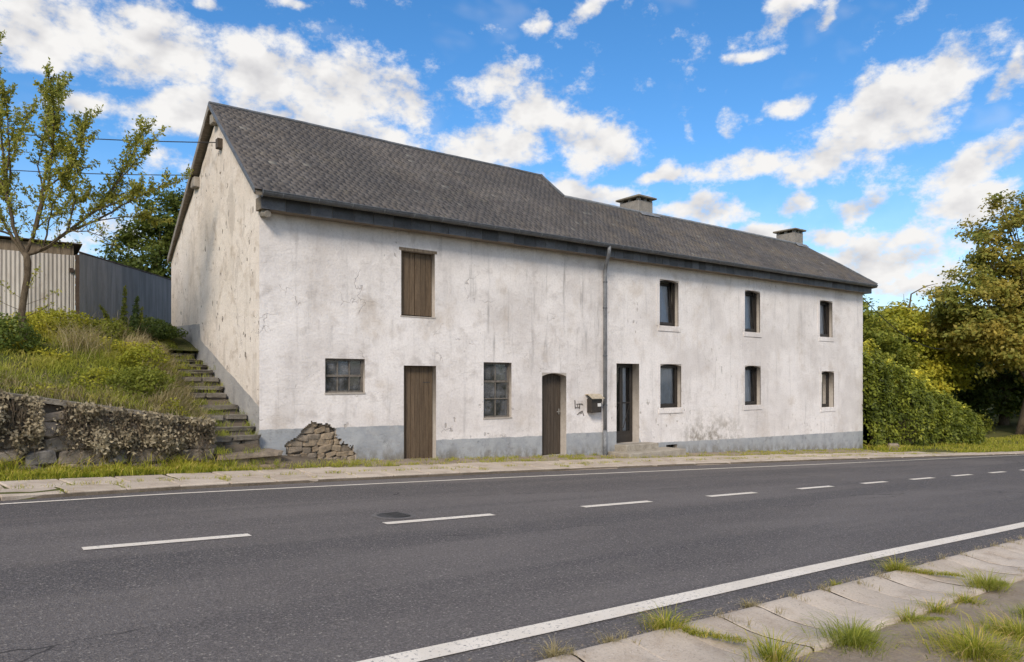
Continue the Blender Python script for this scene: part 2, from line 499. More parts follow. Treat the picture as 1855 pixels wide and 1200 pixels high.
M = {}
M['plaster'] = plaster_mat('front_plaster', True)
M['gable_plaster'] = plaster_mat('gable_plaster', False)
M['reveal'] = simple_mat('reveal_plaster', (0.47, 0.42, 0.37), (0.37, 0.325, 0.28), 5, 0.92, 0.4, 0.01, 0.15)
M['mortar'] = simple_mat('mortar', (0.15, 0.125, 0.10), (0.24, 0.20, 0.16), 9, 0.95, 0.8, 0.02, 0.1)
M['wood_dark'] = simple_mat('weathered_brown_wood', (0.085, 0.058, 0.037), (0.165, 0.118, 0.076), 3.0, 0.75, 0.5, 0.004, 0.25, 0.14, stretch=(9, 9, 0.7))
M['wood_door'] = simple_mat('dark_door_wood', (0.050, 0.038, 0.029), (0.092, 0.071, 0.053), 3.0, 0.65, 0.4, 0.004, 0.3, 0.10, stretch=(9, 9, 0.7))
M['wood_frame'] = simple_mat('brown_frame_wood', (0.045, 0.036, 0.030), (0.085, 0.066, 0.052), 6.0, 0.6, 0.3, 0.003, 0.35)
M['frame_grey'] = simple_mat('worn_window_frame', (0.10, 0.085, 0.07), (0.20, 0.175, 0.15), 14.0, 0.7, 0.4, 0.003, 0.3)
M['frame_black'] = simple_mat('dark_brown_window_frame', (0.022, 0.018, 0.016), (0.04, 0.033, 0.028), 9.0, 0.45, 0.1, 0.002, 0.4)
M['soffit'] = simple_mat('soffit_boards', (0.16, 0.13, 0.10), (0.28, 0.235, 0.185), 4.0, 0.85, 0.4, 0.004, 0.2, stretch=(1, 6, 6))
M['pale_board'] = simple_mat('pale_verge_board', (0.20, 0.175, 0.15), (0.32, 0.285, 0.245), 5.0, 0.85, 0.4, 0.004, 0.2)
M['beam'] = simple_mat('beam_end', (0.24, 0.21, 0.175), (0.38, 0.34, 0.29), 9.0, 0.85, 0.4, 0.004, 0.2)
M['fascia'] = simple_mat('fascia_slate', (0.055, 0.057, 0.064), (0.090, 0.092, 0.100), 5.0, 0.55, 0.25, 0.004, 0.4, 0.40)
M['zinc'] = simple_mat('zinc', (0.135, 0.14, 0.15), (0.23, 0.235, 0.245), 6.0, 0.5, 0.15, 0.003, 0.5, 0.06)
M['zinc_dark'] = simple_mat('tarnished_zinc', (0.07, 0.073, 0.08), (0.13, 0.135, 0.145), 6.0, 0.5, 0.15, 0.003, 0.5, 0.06)
M['curtain'] = simple_mat('net_curtain', (0.62, 0.62, 0.63), (0.75, 0.75, 0.76), 5.0, 0.9, 0.0, 0.01, 0.1)
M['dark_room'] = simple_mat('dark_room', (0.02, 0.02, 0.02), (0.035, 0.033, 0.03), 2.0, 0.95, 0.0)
M['concrete'] = simple_mat('step_concrete', (0.27, 0.235, 0.19), (0.42, 0.375, 0.31), 7.0, 0.92, 0.5, 0.008, 0.2, 0.08)
M['chimney'] = simple_mat('chimney_render', (0.20, 0.185, 0.17), (0.33, 0.30, 0.265), 6.0, 0.93, 0.6, 0.01, 0.2)
M['cap'] = simple_mat('chimney_cap', (0.16, 0.14, 0.11), (0.27, 0.235, 0.18), 7.0, 0.93, 0.6, 0.01, 0.2)
M['brass'] = simple_mat('old_metal', (0.30, 0.29, 0.26), (0.45, 0.43, 0.40), 20, 0.4, 0.0, 0.01, 0.5, metallic=0.6)
M['mail_brown'] = simple_mat('letter_box_brown', (0.030, 0.024, 0.020), (0.05, 0.04, 0.033), 12, 0.5, 0.15, 0.002, 0.4)
M['mail_roof'] = simple_mat('letter_box_roof', (0.36, 0.30, 0.22), (0.50, 0.43, 0.33), 14, 0.8, 0.3, 0.003, 0.2)
M['paper'] = simple_mat('paper_label', (0.62, 0.60, 0.58), (0.72, 0.70, 0.68), 9, 0.8, 0.0)
M['paint_dark'] = simple_mat('dark_paint', (0.10, 0.088, 0.08), (0.30, 0.27, 0.245), 60, 0.9, 0.0)
M['wall_stone'] = stone_mat('retaining_stone', [(0.22, 0.175, 0.135), (0.29, 0.25, 0.205), (0.38, 0.305, 0.23), (0.25, 0.23, 0.215)])
M['rubble'] = stone_mat('rubble_stone', [(0.25, 0.185, 0.125), (0.38, 0.29, 0.195), (0.27, 0.22, 0.17), (0.45, 0.35, 0.24)])
M['step_stone'] = stone_mat('step_stone', [(0.14, 0.115, 0.09), (0.21, 0.175, 0.14), (0.17, 0.15, 0.125)])
M['step_top'] = stone_mat('tread_stone', [(0.21, 0.185, 0.15), (0.27, 0.24, 0.20)])
def slab_mat():
    m, nt, b = new_mat('paving_concrete')
    co = geo_pos(nt)
    rn = nd(nt, 'ShaderNodeObjectInfo').outputs['Random']
    c = mix(nt, rn, (0.46, 0.385, 0.31), (0.57, 0.485, 0.40))
    c = mix(nt, remap(nt, noise_n(nt, co, 3.0, 5, 0.65), 0.42, 0.68, 0, 0.7), c, (0.35, 0.275, 0.21))
    c = mix(nt, remap(nt, noise_n(nt, co, 60, 4, 0.7), 0.50, 0.68, 0, 0.5), c, (0.22, 0.19, 0.16))
    c = mix(nt, remap(nt, noise_n(nt, mapping(nt, co, loc=(5, 5, 5)), 85, 3, 0.7), 0.58, 0.68, 0, 0.6), c, (0.64, 0.59, 0.53))
    setc(nt, b, 'Base Color', c)
    b.inputs['Roughness'].default_value = 0.93
    b.inputs['Specular IOR Level'].default_value = 0.15
    bump(nt, b, math_n(nt, 'ADD', noise_n(nt, co, 60, 4, 0.7), math_n(nt, 'MULTIPLY', noise_n(nt, co, 8, 4, 0.6), 0.8)), 0.5, 0.006)
    return m


M['slab'] = slab_mat()
M['rust_wood'] = simple_mat('brown_board', (0.13, 0.10, 0.07), (0.24, 0.19, 0.14), 5, 0.85, 0.4, 0.006, 0.2, 0.12, stretch=(5, 5, 0.6))
M['post'] = simple_mat('rusty_post', (0.05, 0.035, 0.028), (0.10, 0.07, 0.05), 9, 0.8, 0.3, 0.004, 0.3)
M['bark'] = simple_mat('bark', (0.075, 0.055, 0.038), (0.16, 0.125, 0.085), 14, 0.92, 0.9, 0.02, 0.15, stretch=(1, 1, 0.5))
M['worn_rim'] = simple_mat('worn_rim', (0.10, 0.092, 0.087), (0.17, 0.155, 0.145), 30, 0.85, 0.4, 0.004, 0.3)
M['cable'] = simple_mat('cable', (0.03, 0.03, 0.032), (0.05, 0.05, 0.052), 5, 0.6, 0.0)
M['iron'] = simple_mat('cast_iron', (0.030, 0.029, 0.029), (0.06, 0.057, 0.055), 40, 0.6, 0.4, 0.004, 0.4)


def pane_mat(name, refl, tintc=(0.92, 0.93, 0.94), dirt=0.12):
    m, nt, b = new_mat(name)
    co = geo_pos(nt)
    b.inputs['Roughness'].default_value = 0.6
    setc(nt, b, 'Base Color', mix(nt, noise_n(nt, co, 6, 5, 0.6), (0.16, 0.165, 0.18), (0.30, 0.30, 0.31)))
    tr = nd(nt, 'ShaderNodeBsdfTransparent', None, Color=rgb(tintc))
    gl = nd(nt, 'ShaderNodeBsdfGlossy', None, Color=(0.80, 0.80, 0.80, 1), Roughness=0.03)
    lw = nd(nt, 'ShaderNodeFresnel', None, IOR=1.5).outputs[0]
    f1 = math_n(nt, 'ADD', lw, refl, clamp=True)
    s1 = nd(nt, 'ShaderNodeMixShader', None, Fac=f1, i1=tr.outputs[0], i2=gl.outputs[0])
    dm = remap(nt, noise_n(nt, co, 3.5, 6, 0.65), 0.40, 0.72, dirt * 0.4, dirt * 2.2)
    s2 = nd(nt, 'ShaderNodeMixShader', None, Fac=dm, i1=s1.outputs[0], i2=b.outputs[0])
    nt.links.new(s2.outputs[0], nt.nodes['Material Output'].inputs['Surface'])
    return m


M['glass'] = pane_mat('window_glass', 0.0, dirt=0.04)
M['dirty_glass'] = pane_mat('dusty_glass', 0.04, dirt=0.30)


def slate_mat():
    m, nt, b = new_mat('roof_slate')
    co = geo_pos(nt)
    X = nd(nt, 'ShaderNodeSeparateXYZ', None, Vector=co).outputs[0]
    at = nd(nt, 'ShaderNodeAttribute', {'attribute_name': 'tint'}).outputs['Fac']
    c = mix(nt, at, (0.108, 0.097, 0.093), (0.158, 0.143, 0.137))
    lich = math_n(nt, 'MULTIPLY', remap(nt, noise_n(nt, co, 1.3, 7, 0.68), 0.42, 0.66), remap(nt, math_n(nt, 'ADD', X, math_n(nt, 'MULTIPLY', noise_n(nt, co, 0.6, 3, 0.5), 3.0)), 8.0, 13.0, 0.28, 0.9))
    c = mix(nt, lich, c, (0.185, 0.150, 0.115))
    c = mix(nt, math_n(nt, 'MULTIPLY', remap(nt, noise_n(nt, co, 3.3, 5, 0.75), 0.57, 0.68), remap(nt, X, 7, 14, 0.25, 0.9)), c, (0.27, 0.235, 0.16))
    dash = noise_n(nt, mapping(nt, co, scale=(3.0, 5.0, 5.0)), 1.0, 4, 0.75, 0.3)
    c = mix(nt, remap(nt, dash, 0.50, 0.66, 0.0, 0.55), c, (0.062, 0.055, 0.053))
    c = mix(nt, remap(nt, dash, 0.46, 0.32, 0.0, 0.45), c, (0.205, 0.185, 0.172))
    odd = remap(nt, at, 0.985, 0.995)
    c = mix(nt, odd, c, (0.22, 0.205, 0.185))
    c = mix(nt, remap(nt, noise_n(nt, co, 0.45, 4, 0.6), 0.4, 0.65, 0, 0.4), c, (0.052, 0.050, 0.053))
    setc(nt, b, 'Base Color', c)
    b.inputs['Roughness'].default_value = 0.75
    b.inputs['Specular IOR Level'].default_value = 0.2
    bump(nt, b, noise_n(nt, co, 30, 5, 0.6), 0.35, 0.008)
    return m


M['slate'] = slate_mat()


def asphalt_mat():
    m, nt, b = new_mat('asphalt')
    co = geo_pos(nt)
    sep = nd(nt, 'ShaderNodeSeparateXYZ', None, Vector=co)
    nb = noise_n(nt, mapping(nt, co, scale=(0.25, 1.0, 1)), 0.7, 5, 0.6)
    long = noise_n(nt, mapping(nt, co, scale=(0.03, 1.0, 1)), 0.95, 3, 0.5)
    ag = noise_n(nt, co, 60, 3, 0.8)
    ag2 = nd(nt, 'ShaderNodeTexVoronoi', {'feature': 'F1'}, Vector=co, Scale=95.0)
    cellv = nd(nt, 'ShaderNodeSeparateColor', None, Color=ag2.outputs['Color']).outputs[0]
    c = mix(nt, remap(nt, nb, 0.36, 0.64), (0.094, 0.083, 0.079), (0.140, 0.124, 0.116))
    c = mix(nt, remap(nt, long, 0.44, 0.58, 0, 0.85), c, (0.075, 0.068, 0.067))
    c = mix(nt, remap(nt, ag, 0.48, 0.62, 0.0, 0.75), c, (0.215, 0.192, 0.178))
    c = mix(nt, remap(nt, ag, 0.44, 0.30, 0.0, 0.7), c, (0.026, 0.025, 0.027))
    c = mix(nt, remap(nt, cellv, 0.955, 0.99, 0.0, 0.8), c, (0.34, 0.305, 0.27))
    c = mix(nt, remap(nt, noise_n(nt, co, 2.2, 7, 0.7), 0.54, 0.76, 0, 0.5), c, (0.17, 0.148, 0.130))
    # sealed crack lines
    wv = nd(nt, 'ShaderNodeVectorMath', {'operation': 'MULTIPLY_ADD'}, i0=noise_n(nt, co, 1.2, 3, 0.6, out=1), i1=(1.2, 0.5, 0), i2=co).outputs[0]
    vo = nd(nt, 'ShaderNodeTexVoronoi', {'feature': 'DISTANCE_TO_EDGE'}, Vector=mapping(nt, wv, scale=(0.16, 0.55, 1)), Scale=1.0).outputs['Distance']
    cm = math_n(nt, 'MULTIPLY', remap(nt, vo, 0.006, 0.001), remap(nt, noise_n(nt, co, 0.5, 3, 0.5), 0.56, 0.60))
    c = mix(nt, math_n(nt, 'MULTIPLY', cm, 0.8), c, (0.022, 0.02, 0.02))
    setc(nt, b, 'Base Color', c)
    b.inputs['Roughness'].default_value = 0.82
    b.inputs['Specular IOR Level'].default_value = 0.3
    bump(nt, b, math_n(nt, 'ADD', ag, math_n(nt, 'MULTIPLY', ag2.outputs['Distance'], 0.8)), 0.7, 0.008)
    return m


M['asphalt'] = asphalt_mat()


def line_mat():
    m, nt, b = new_mat('road_paint')
    co = geo_pos(nt)
    wear = noise_n(nt, co, 40, 6, 0.75)
    big = noise_n(nt, co, 2.5, 4, 0.6)
    c = mix(nt, remap(nt, big, 0.3, 0.7), (0.68, 0.61, 0.52), (0.78, 0.71, 0.62))
    w = remap(nt, math_n(nt, 'MULTIPLY_ADD', big, 0.16, wear), 0.63, 0.74)
    c = mix(nt, math_n(nt, 'MULTIPLY', w, 0.85), c, (0.14, 0.13, 0.125))
    setc(nt, b, 'Base Color', c)
    b.inputs['Roughness'].default_value = 0.75
    bump(nt, b, noise_n(nt, co, 75, 3, 0.7), 0.4, 0.005)
    return m


M['line'] = line_mat()


def soil_mat(name, c1, c2, c3):
    m, nt, b = new_mat(name)
    co = geo_pos(nt)
    n1 = noise_n(nt, co, 2.0, 7, 0.65)
    n2 = noise_n(nt, co, 28, 6, 0.7)
    c = mix(nt, remap(nt, n1, 0.35, 0.65), c1, c2)
    c = mix(nt, remap(nt, n2, 0.5, 0.72, 0, 0.7), c, c3)
    setc(nt, b, 'Base Color', c)
    b.inputs['Roughness'].default_value = 0.95
    b.inputs['Specular IOR Level'].default_value = 0.1
    bump(nt, b, math_n(nt, 'ADD', n1, n2), 0.8, 0.03)
    return m


M['turf'] = soil_mat('turf', (0.075, 0.088, 0.025), (0.13, 0.12, 0.045), (0.16, 0.135, 0.07))
M['soil'] = soil_mat('dry_soil', (0.27, 0.215, 0.165), (0.36, 0.295, 0.23), (0.43, 0.365, 0.295))
M['dark_soil'] = soil_mat('dark_soil', (0.10, 0.08, 0.06), (0.16, 0.13, 0.10), (0.22, 0.185, 0.145))

M['grass'] = tint_mat('green_grass', [(0.120, 0.161, 0.023), (0.261, 0.302, 0.042), (0.414, 0.416, 0.066), (0.655, 0.510, 0.170)], 0.4, 0.55, 1.2)
M['grass_bright'] = tint_mat('bright_grass', [(0.148, 0.198, 0.020), (0.317, 0.348, 0.033), (0.505, 0.462, 0.058), (0.757, 0.528, 0.216)], 0.4, 0.5)
M['grass_dry'] = tint_mat('dry_grass', [(0.196, 0.172, 0.063), (0.333, 0.270, 0.127), (0.460, 0.380, 0.207), (0.575, 0.483, 0.299)], 0.3, 0.7)
M['ivy'] = tint_mat('withered_ivy', [(0.079, 0.062, 0.043), (0.221, 0.180, 0.119), (0.363, 0.303, 0.202), (0.505, 0.433, 0.299)], 0.15, 0.8, 3.0)
M['leaf_small'] = tint_mat('young_tree_leaf', [(0.184, 0.211, 0.039), (0.322, 0.336, 0.060), (0.490, 0.469, 0.086), (0.643, 0.562, 0.156)], 0.6, 0.5)
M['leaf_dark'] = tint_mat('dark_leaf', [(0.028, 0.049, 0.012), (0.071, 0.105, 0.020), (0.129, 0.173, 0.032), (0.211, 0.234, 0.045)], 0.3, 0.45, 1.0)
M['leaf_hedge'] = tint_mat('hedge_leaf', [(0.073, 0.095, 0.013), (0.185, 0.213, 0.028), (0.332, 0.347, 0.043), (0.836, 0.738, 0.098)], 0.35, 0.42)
M['leaf_yellow'] = tint_mat('yellow_green_leaf', [(0.155, 0.183, 0.024), (0.310, 0.316, 0.033), (0.505, 0.462, 0.048), (0.732, 0.570, 0.073)], 0.4, 0.5, 0.5)
M['leaf_mid'] = tint_mat('mid_green_leaf', [(0.098, 0.123, 0.023), (0.194, 0.221, 0.033), (0.304, 0.315, 0.045), (0.472, 0.393, 0.068)], 0.4, 0.5, 0.5)
M['leaf_autumn'] = tint_mat('autumn_leaf', [(0.122, 0.156, 0.030), (0.263, 0.274, 0.054), (0.440, 0.363, 0.077), (0.661, 0.495, 0.110)], 0.45, 0.5, 0.6)
M['leaf_green'] = tint_mat('deep_green_leaf', [(0.045, 0.066, 0.014), (0.085, 0.115, 0.022), (0.135, 0.165, 0.030), (0.20, 0.215, 0.04)], 0.4, 0.5, 0.7)
M['leaf_brown'] = tint_mat('reddish_brown_leaf', [(0.06, 0.045, 0.02), (0.12, 0.085, 0.035), (0.17, 0.125, 0.05), (0.20, 0.17, 0.06)], 0.3, 0.6)


def corrugated_mat(name, c1, c2, stain):
    m, nt, b = new_mat(name)
    co = geo_pos(nt)
    n1 = noise_n(nt, mapping(nt, co, scale=(3, 3, 0.35)), 1.6, 5, 0.6)
    n2 = noise_n(nt, co, 18, 5, 0.65)
    c = mix(nt, remap(nt, n1, 0.35, 0.65), c1, c2)
    c = mix(nt, remap(nt, noise_n(nt, mapping(nt, co, loc=(3, 3, 3), scale=(2, 2, 0.6)), 1.8, 6, 0.7), 0.56, 0.76, 0, 0.8), c, stain)
    rn = nd(nt, 'ShaderNodeObjectInfo').outputs['Random']
    c = nd(nt, 'ShaderNodeHueSaturation', None, Hue=0.5, Saturation=1.0, Fac=1.0, Color=c, Value=remap(nt, rn, 0, 1, 0.85, 1.12, False)).outputs[0]
    setc(nt, b, 'Base Color', c)
    b.inputs['Roughness'].default_value = 0.5
    b.inputs['Specular IOR Level'].default_value = 0.4
    bump(nt, b, n2, 0.15, 0.005)
    return m


M['sheet_grey'] = corrugated_mat('galvanised_sheet', (0.17, 0.18, 0.195), (0.26, 0.265, 0.28), (0.12, 0.115, 0.11))
M['sheet_white'] = corrugated_mat('weathered_white_sheet', (0.40, 0.365, 0.33), (0.54, 0.50, 0.455), (0.27, 0.20, 0.145))

# ---------------------------------------------------------------- terrain
def zr(X):
    """height of the carriageway, falling to the right"""
    x = min(max(X, -30), 31)
    z = 0.172 - 0.047 * x
    if X > 31:
        z -= 0.35 * (1 - math.exp(-(X - 31) * 0.047 / 0.35))
    return z


FAR_EDGE = [(-60, -3.2), (-8, -3.15), (-3.9, -2.92), (-2.1, -2.62), (.3, -2.42), (3.6, -2.27), (8.4, -2.2), (15.4, -2.32), (28.8, -2.95), (40, -3.0), (90, -3.0)]
LINE_FAR = [(-60, -3.45), (-8, -3.4), (-3.9, -3.26), (-2.2, -3.06), (3, -2.98), (13.6, -3.17), (28, -3.15), (90, -3.2)]
SY = [-.8, -.6, -.1, .2, .5, 1.0, 1.65, 1.9, 2.1, 2.5, 2.9, 3.2, 3.7, 5.8, 8]
SZ = [.3, .5, .76, .9, 1.1, 1.26, 1.48, 1.61, 1.79, 1.94, 2.06, 2.17, 2.32, 2.9, 3.05]


def wall_top(X):
    return 1.03 - .175 * (max(X, -5) + 1) - 0.05 * min(X + 5, 0)


def bank_z(X, Y):
    zw = wall_top(X)
    s = min(max((Y + .45) / 7, 0), 1)
    zl = zw + (3.05 - zw) * (1 - (1 - s) ** 1.8) if zw < 3.05 else zw
    t = min(max((X + 1.5) / .55, 0), 1)
    t = t * t * (3 - 2 * t)
    z = zl * (1 - t) + (float(np.interp(Y, SY, SZ)) + .08) * t
    return z + 0.07 * mnoise.noise(Vector((X * 1.3, Y * 1.3, 0))) * (1 - 0.6 * t)


def sstep(a, b, x):
    t = min(max((x - a) / (b - a), 0), 1)
    return t * t * (3 - 2 * t)


def pave_z(X, Y):
    """pavement between the carriageway and the house"""
    e = lerp_tab(FAR_EDGE, X)
    return zr(X) + 0.05 + 0.022 * max(Y - e, 0)


def ground_z(X, Y):
    e = lerp_tab(FAR_EDGE, X)
    if Y < -10.05:
        d = -10.05 - Y
        z = zr(X) - 0.06 + 0.05 * sstep(0.45, 0.75, d) + 0.02 * sstep(0.7, 3, d)
        if d > 0.8:
            z += 0.03 * mnoise.noise(Vector((X * 1.1, Y * 1.1, 3)))
        return z
    if Y < e + 0.02:
        return zr(X) - 0.08
    z = pave_z(X, Y) - 0.02
    if X < -0.9:                     # verge below the retaining wall
        z = zr(X) + 0.06 + 0.02 * mnoise.noise(Vector((X * 2, Y * 2, 1)))
    right = sstep(22.1, 24.5, X)
    z += right * 0.035 * max(Y + 2.6, 0) * (1 - sstep(10, 60, Y))
    z += right * 0.05 * mnoise.noise(Vector((X * .5, Y * .5, 5)))
    hill = sstep(5.5, 11.0, Y) * (1 - sstep(6, 24, X))
    return z * (1 - hill) + 2.95 * hill


def axis(parts):
    out = []
    for a, b, s in parts:
        n = max(1, int(round((b - a) / s)))
        out += list(np.linspace(a, b, n, endpoint=False))
    out.append(parts[-1][1])
    return out


gx = axis([(-900, -200, 140), (-200, -30, 20), (-30, -8, 2), (-8, 12, 0.4), (12, 60, 1.2), (60, 200, 20), (200, 1500, 200)])
gy = axis([(-900, -120, 130), (-120, -20, 12), (-20, -12.6, 0.8), (-12.6, -10.0, 0.16), (-10, -3.6, 1.6), (-3.6, 0.4, 0.2), (0.4, 16, 0.8), (16, 120, 10), (120, 1500, 200)])
gv = [(x, y, ground_z(x, y)) for y in gy for x in gx]
nx_ = len(gx)
gq = [(j * nx_ + i, j * nx_ + i + 1, (j + 1) * nx_ + i + 1, (j + 1) * nx_ + i) for j in range(len(gy) - 1) for i in range(nx_ - 1)]
gm = [1 if (-12.4 < gy[j] < -10.0 and -30 < gx[i] < 60) or (-3.6 < gy[j] < 0.3 and -1.0 < gx[i] < 21.5) else 0 for j in range(len(gy) - 1) for i in range(nx_ - 1)]
gme = np_mesh(gv, gq, None, None, [M['turf'], M['soil']], gm, True)
ground = link(bpy.data.objects.new('ground', gme))
tag(ground, 'grassy and sandy ground around the road and house', kind='structure')

# carriageway
rx = axis([(-60, -10, 5), (-10, 45, 1.0), (45, 160, 8)])
rv, rq = [], []
for x in rx:
    e = lerp_tab(FAR_EDGE, x)
    for k in range(9):
        t = k / 8
        y = -10.06 + t * (e + 10.06)
        rv.append((x, y, zr(x) + 0.035 * (1 - (2 * t - 1) ** 2) - 0.0))
for i in range(len(rx) - 1):
    for k in range(8):
        rq.append((i * 9 + k, (i + 1) * 9 + k, (i + 1) * 9 + k + 1, i * 9 + k + 1))
road = np_obj('road', rv, rq, None, M['asphalt'], None, None, True)
tag(road, 'dark asphalt road running past the farmhouse', kind='structure')


def road_z(X, Y):
    e = lerp_tab(FAR_EDGE, X)
    t = (Y + 10.06) / (e + 10.06)
    return zr(X) + 0.035 * (1 - (2 * t - 1) ** 2)


def strip(name, xs, yc, w, parent):
    v, q = [], []
    for x in xs:
        y = yc(x)
        for dy in (-w / 2, w / 2):
            v.append((x, y + dy, road_z(x, y + dy) + 0.006))
    for i in range(len(xs) - 1):
        q.append((2 * i, 2 * i + 2, 2 * i + 3, 2 * i + 1))
    return np_obj(name, v, q, None, M['line'], parent)


strip('edge_line', axis([(-60, -10, 5), (-10, 45, 0.5), (45, 160, 8)]), lambda x: lerp_tab(LINE_FAR, x), 0.085, road)
strip('edge_line', axis([(-60, -10, 5), (-10, 45, 0.5), (45, 160, 8)]), lambda x: -9.66 + 0.015 * math.sin(x * 0.7), 0.155, road)
DASH = [(-8.9, -7.6), (-6.2, -4.9), (-3.5, -2.18), (-0.81, 0.57), (1.99, 3.26), (4.55, 5.75), (7.02, 8.11), (9.23, 10.18), (11.27, 12.33), (13.37, 14.39), (15.56, 16.52), (17.7, 18.7), (19.9, 20.9), (22.1, 23.1), (24.3, 25.3), (26.5, 27.5), (28.7, 29.7), (31, 32), (33.2, 34.2)]
for a, b_ in DASH:
    strip('centre_dash', list(np.linspace(a, b_, 5)), lambda x: -6.27, 0.125, road)

# manhole in the far lane
mh = empty('manhole_cover', (-0.48, -5.86, road_z(-.48, -5.86)))
zc = road_z(-.48, -5.86)
ring = MB()
N = 28
for k in range(N):
    a0, a1 = 2 * math.pi * k / N, 2 * math.pi * (k + 1) / N
    vs = []
    for a in (a0, a1):
        for r_, h_ in ((0.25, 0.003), (0.22, 0.008), (0.19, 0.008)):
            x, y = -0.48 + r_ * math.cos(a), -5.86 + r_ * math.sin(a)
            vs.append((x, y, road_z(x, y) + h_))
    ring.add(vs, [(0, 3, 4, 1), (1, 4, 5, 2)])
ring.build('rim', M['worn_rim'], mh)
disc = MB()
pts = [(-0.48 + 0.195 * math.cos(2 * math.pi * k / N), -5.86 + 0.195 * math.sin(2 * math.pi * k / N)) for k in range(N)]
disc.add([(x, y, road_z(x, y) + 0.008) for x, y in pts], [tuple(range(N))])
for k in range(-3, 4):
    disc.box(-0.48 - 0.12, -0.48 + 0.12, -5.86 + k * 0.045 - 0.012, -5.86 + k * 0.045 + 0.012, zc + 0.0, zc + 0.013)
disc.build('lid', M['iron'], mh)
tag(mh, 'round iron manhole cover in the far lane beside a centre dash', 'manhole')


# ---------------------------------------------------------------- stones (shared meshes)
def stone_variant(mat, rough=0.16, flat=False):
    """a unit stone: a squarish lump with chamfered uneven corners"""
    import bmesh
    bm = bmesh.new()
    bmesh.ops.create_cube(bm, size=1.0)
    for v in bm.verts:
        v.co += Vector((random.uniform(-rough, rough), random.uniform(-rough, rough) * 0.5, random.uniform(-rough, rough)))
    bmesh.ops.bevel(bm, geom=list(bm.edges), offset=0.13 if not flat else 0.07, segments=1, affect='EDGES', clamp_overlap=True)
    for v in bm.verts:
        v.co += Vector((random.uniform(-.03, .03), random.uniform(-.03, .03), random.uniform(-.03, .03)))
    me = bpy.data.meshes.new('stone')
    bm.to_mesh(me); bm.free()
    me.materials.append(mat)
    return me


WALL_ST = [stone_variant(M['wall_stone']) for _ in range(9)]
RUB_ST = [stone_variant(M['rubble'], 0.22) for _ in range(14)]
STEP_ST = [stone_variant(M['step_stone'], 0.10) for _ in range(6)]
TREAD_ST = [stone_variant(M['step_top'], 0.05, True) for _ in range(5)]
LOW_ST = [stone_variant(M['rubble'], 0.06, True) for _ in range(4)]


def put(name, me, loc, size, parent, rot=(0, 0, 0)):
    o = bpy.data.objects.new(name, me)
    o.location = loc
    o.scale = size
    o.rotation_euler = rot
    return link(o, parent)


# ---------------------------------------------------------------- house
house = empty('farmhouse', (11, 0, 0))
tag(house, 'long whitewashed farmhouse with slate roof and blue-grey plinth', 'house')
L_H = 22.05

OPEN = {  # x0, x1, z0, z1, reveal depth
    'shutter': (2.87, 3.67, 3.05, 4.38, .11),
    'w1': (1.24, 2.06, 1.485, 2.145, .07),
    'd1': (2.93, 3.70, -0.03, 2.03, .13),
    'w2': (4.93, 5.71, .89, 2.13, .08),
    'd2': (6.62, 7.39, -.10, 1.91, .20),
    'd3': (9.125, 9.98, .09, 2.165, .23),
    'w4': (10.79, 11.58, 3.22, 4.48, .12), 'w5': (14.70, 15.51, 3.215, 4.49, .12), 'w6': (19.04, 19.88, 3.225, 4.48, .11),
    'w7': (10.815, 11.70, .975, 2.175, .13), 'w8': (14.70, 15.54, .97, 2.18, .13), 'w9': (19.15, 19.99, .80, 2.045, .18),
    'vent': (11.07, 11.53, -.26, -.04, .15),
}
PATCH = [(.944, .946), (1.172, .917), (1.415, .856), (1.471, .695), (1.562, .553), (1.814, .432), (1.90, .05), (1.36, .05), (.50, .05), (.47, .578), (.70, .690), (.763, .778)]


def in_poly(x, z, poly):
    c = False
    n = len(poly)
    for i in range(n):
        (x0, z0), (x1, z1) = poly[i], poly[(i + 1) % n]
        if (z0 > z) != (z1 > z) and x < (x1 - x0) * (z - z0) / (z1 - z0) + x0:
            c = not c
    return c


def breaks(fixed, lo, hi, step, fine=None):
    pts = sorted(set([lo, hi] + [f for f in fixed if lo < f < hi] + ([fine[0], fine[1]] if fine else [])))
    out = [pts[0]]
    for a, b in zip(pts, pts[1:]):
        if b - a < 1e-6: continue
        s = fine[2] if fine and a >= fine[0] - 1e-6 and b <= fine[1] + 1e-6 else step
        n = max(1, int(math.ceil((b - a) / s)))
        out += [a + (b - a) * k / n for k in range(1, n + 1)]
    return out


xs = breaks([v for o in OPEN.values() for v in o[:2]], 0, L_H, 0.14, (.40, 1.96, .028))
zs = breaks([v for o in OPEN.values() for v in o[2:4]], -1.4, 5.1, 0.14, (.0, 1.0, .028))


def wall_disp(x, z):
    w = 1.0
    for o in OPEN.values():
        dx = max(o[0] - x, 0, x - o[1]); dz = max(o[2] - z, 0, z - o[3])
        w = min(w, math.hypot(dx, dz) / 0.25)
    w = min(w, x / 0.2, (L_H - x) / 0.2, 1.0)
    d = 0.014 * mnoise.noise(Vector((x * 0.9, 0, z * 0.9))) + 0.008 * mnoise.noise(Vector((x * 3.1, 4, z * 3.1))) + 0.003 * mnoise.noise(Vector((x * 9, 8, z * 9)))
    return d * max(w, 0)


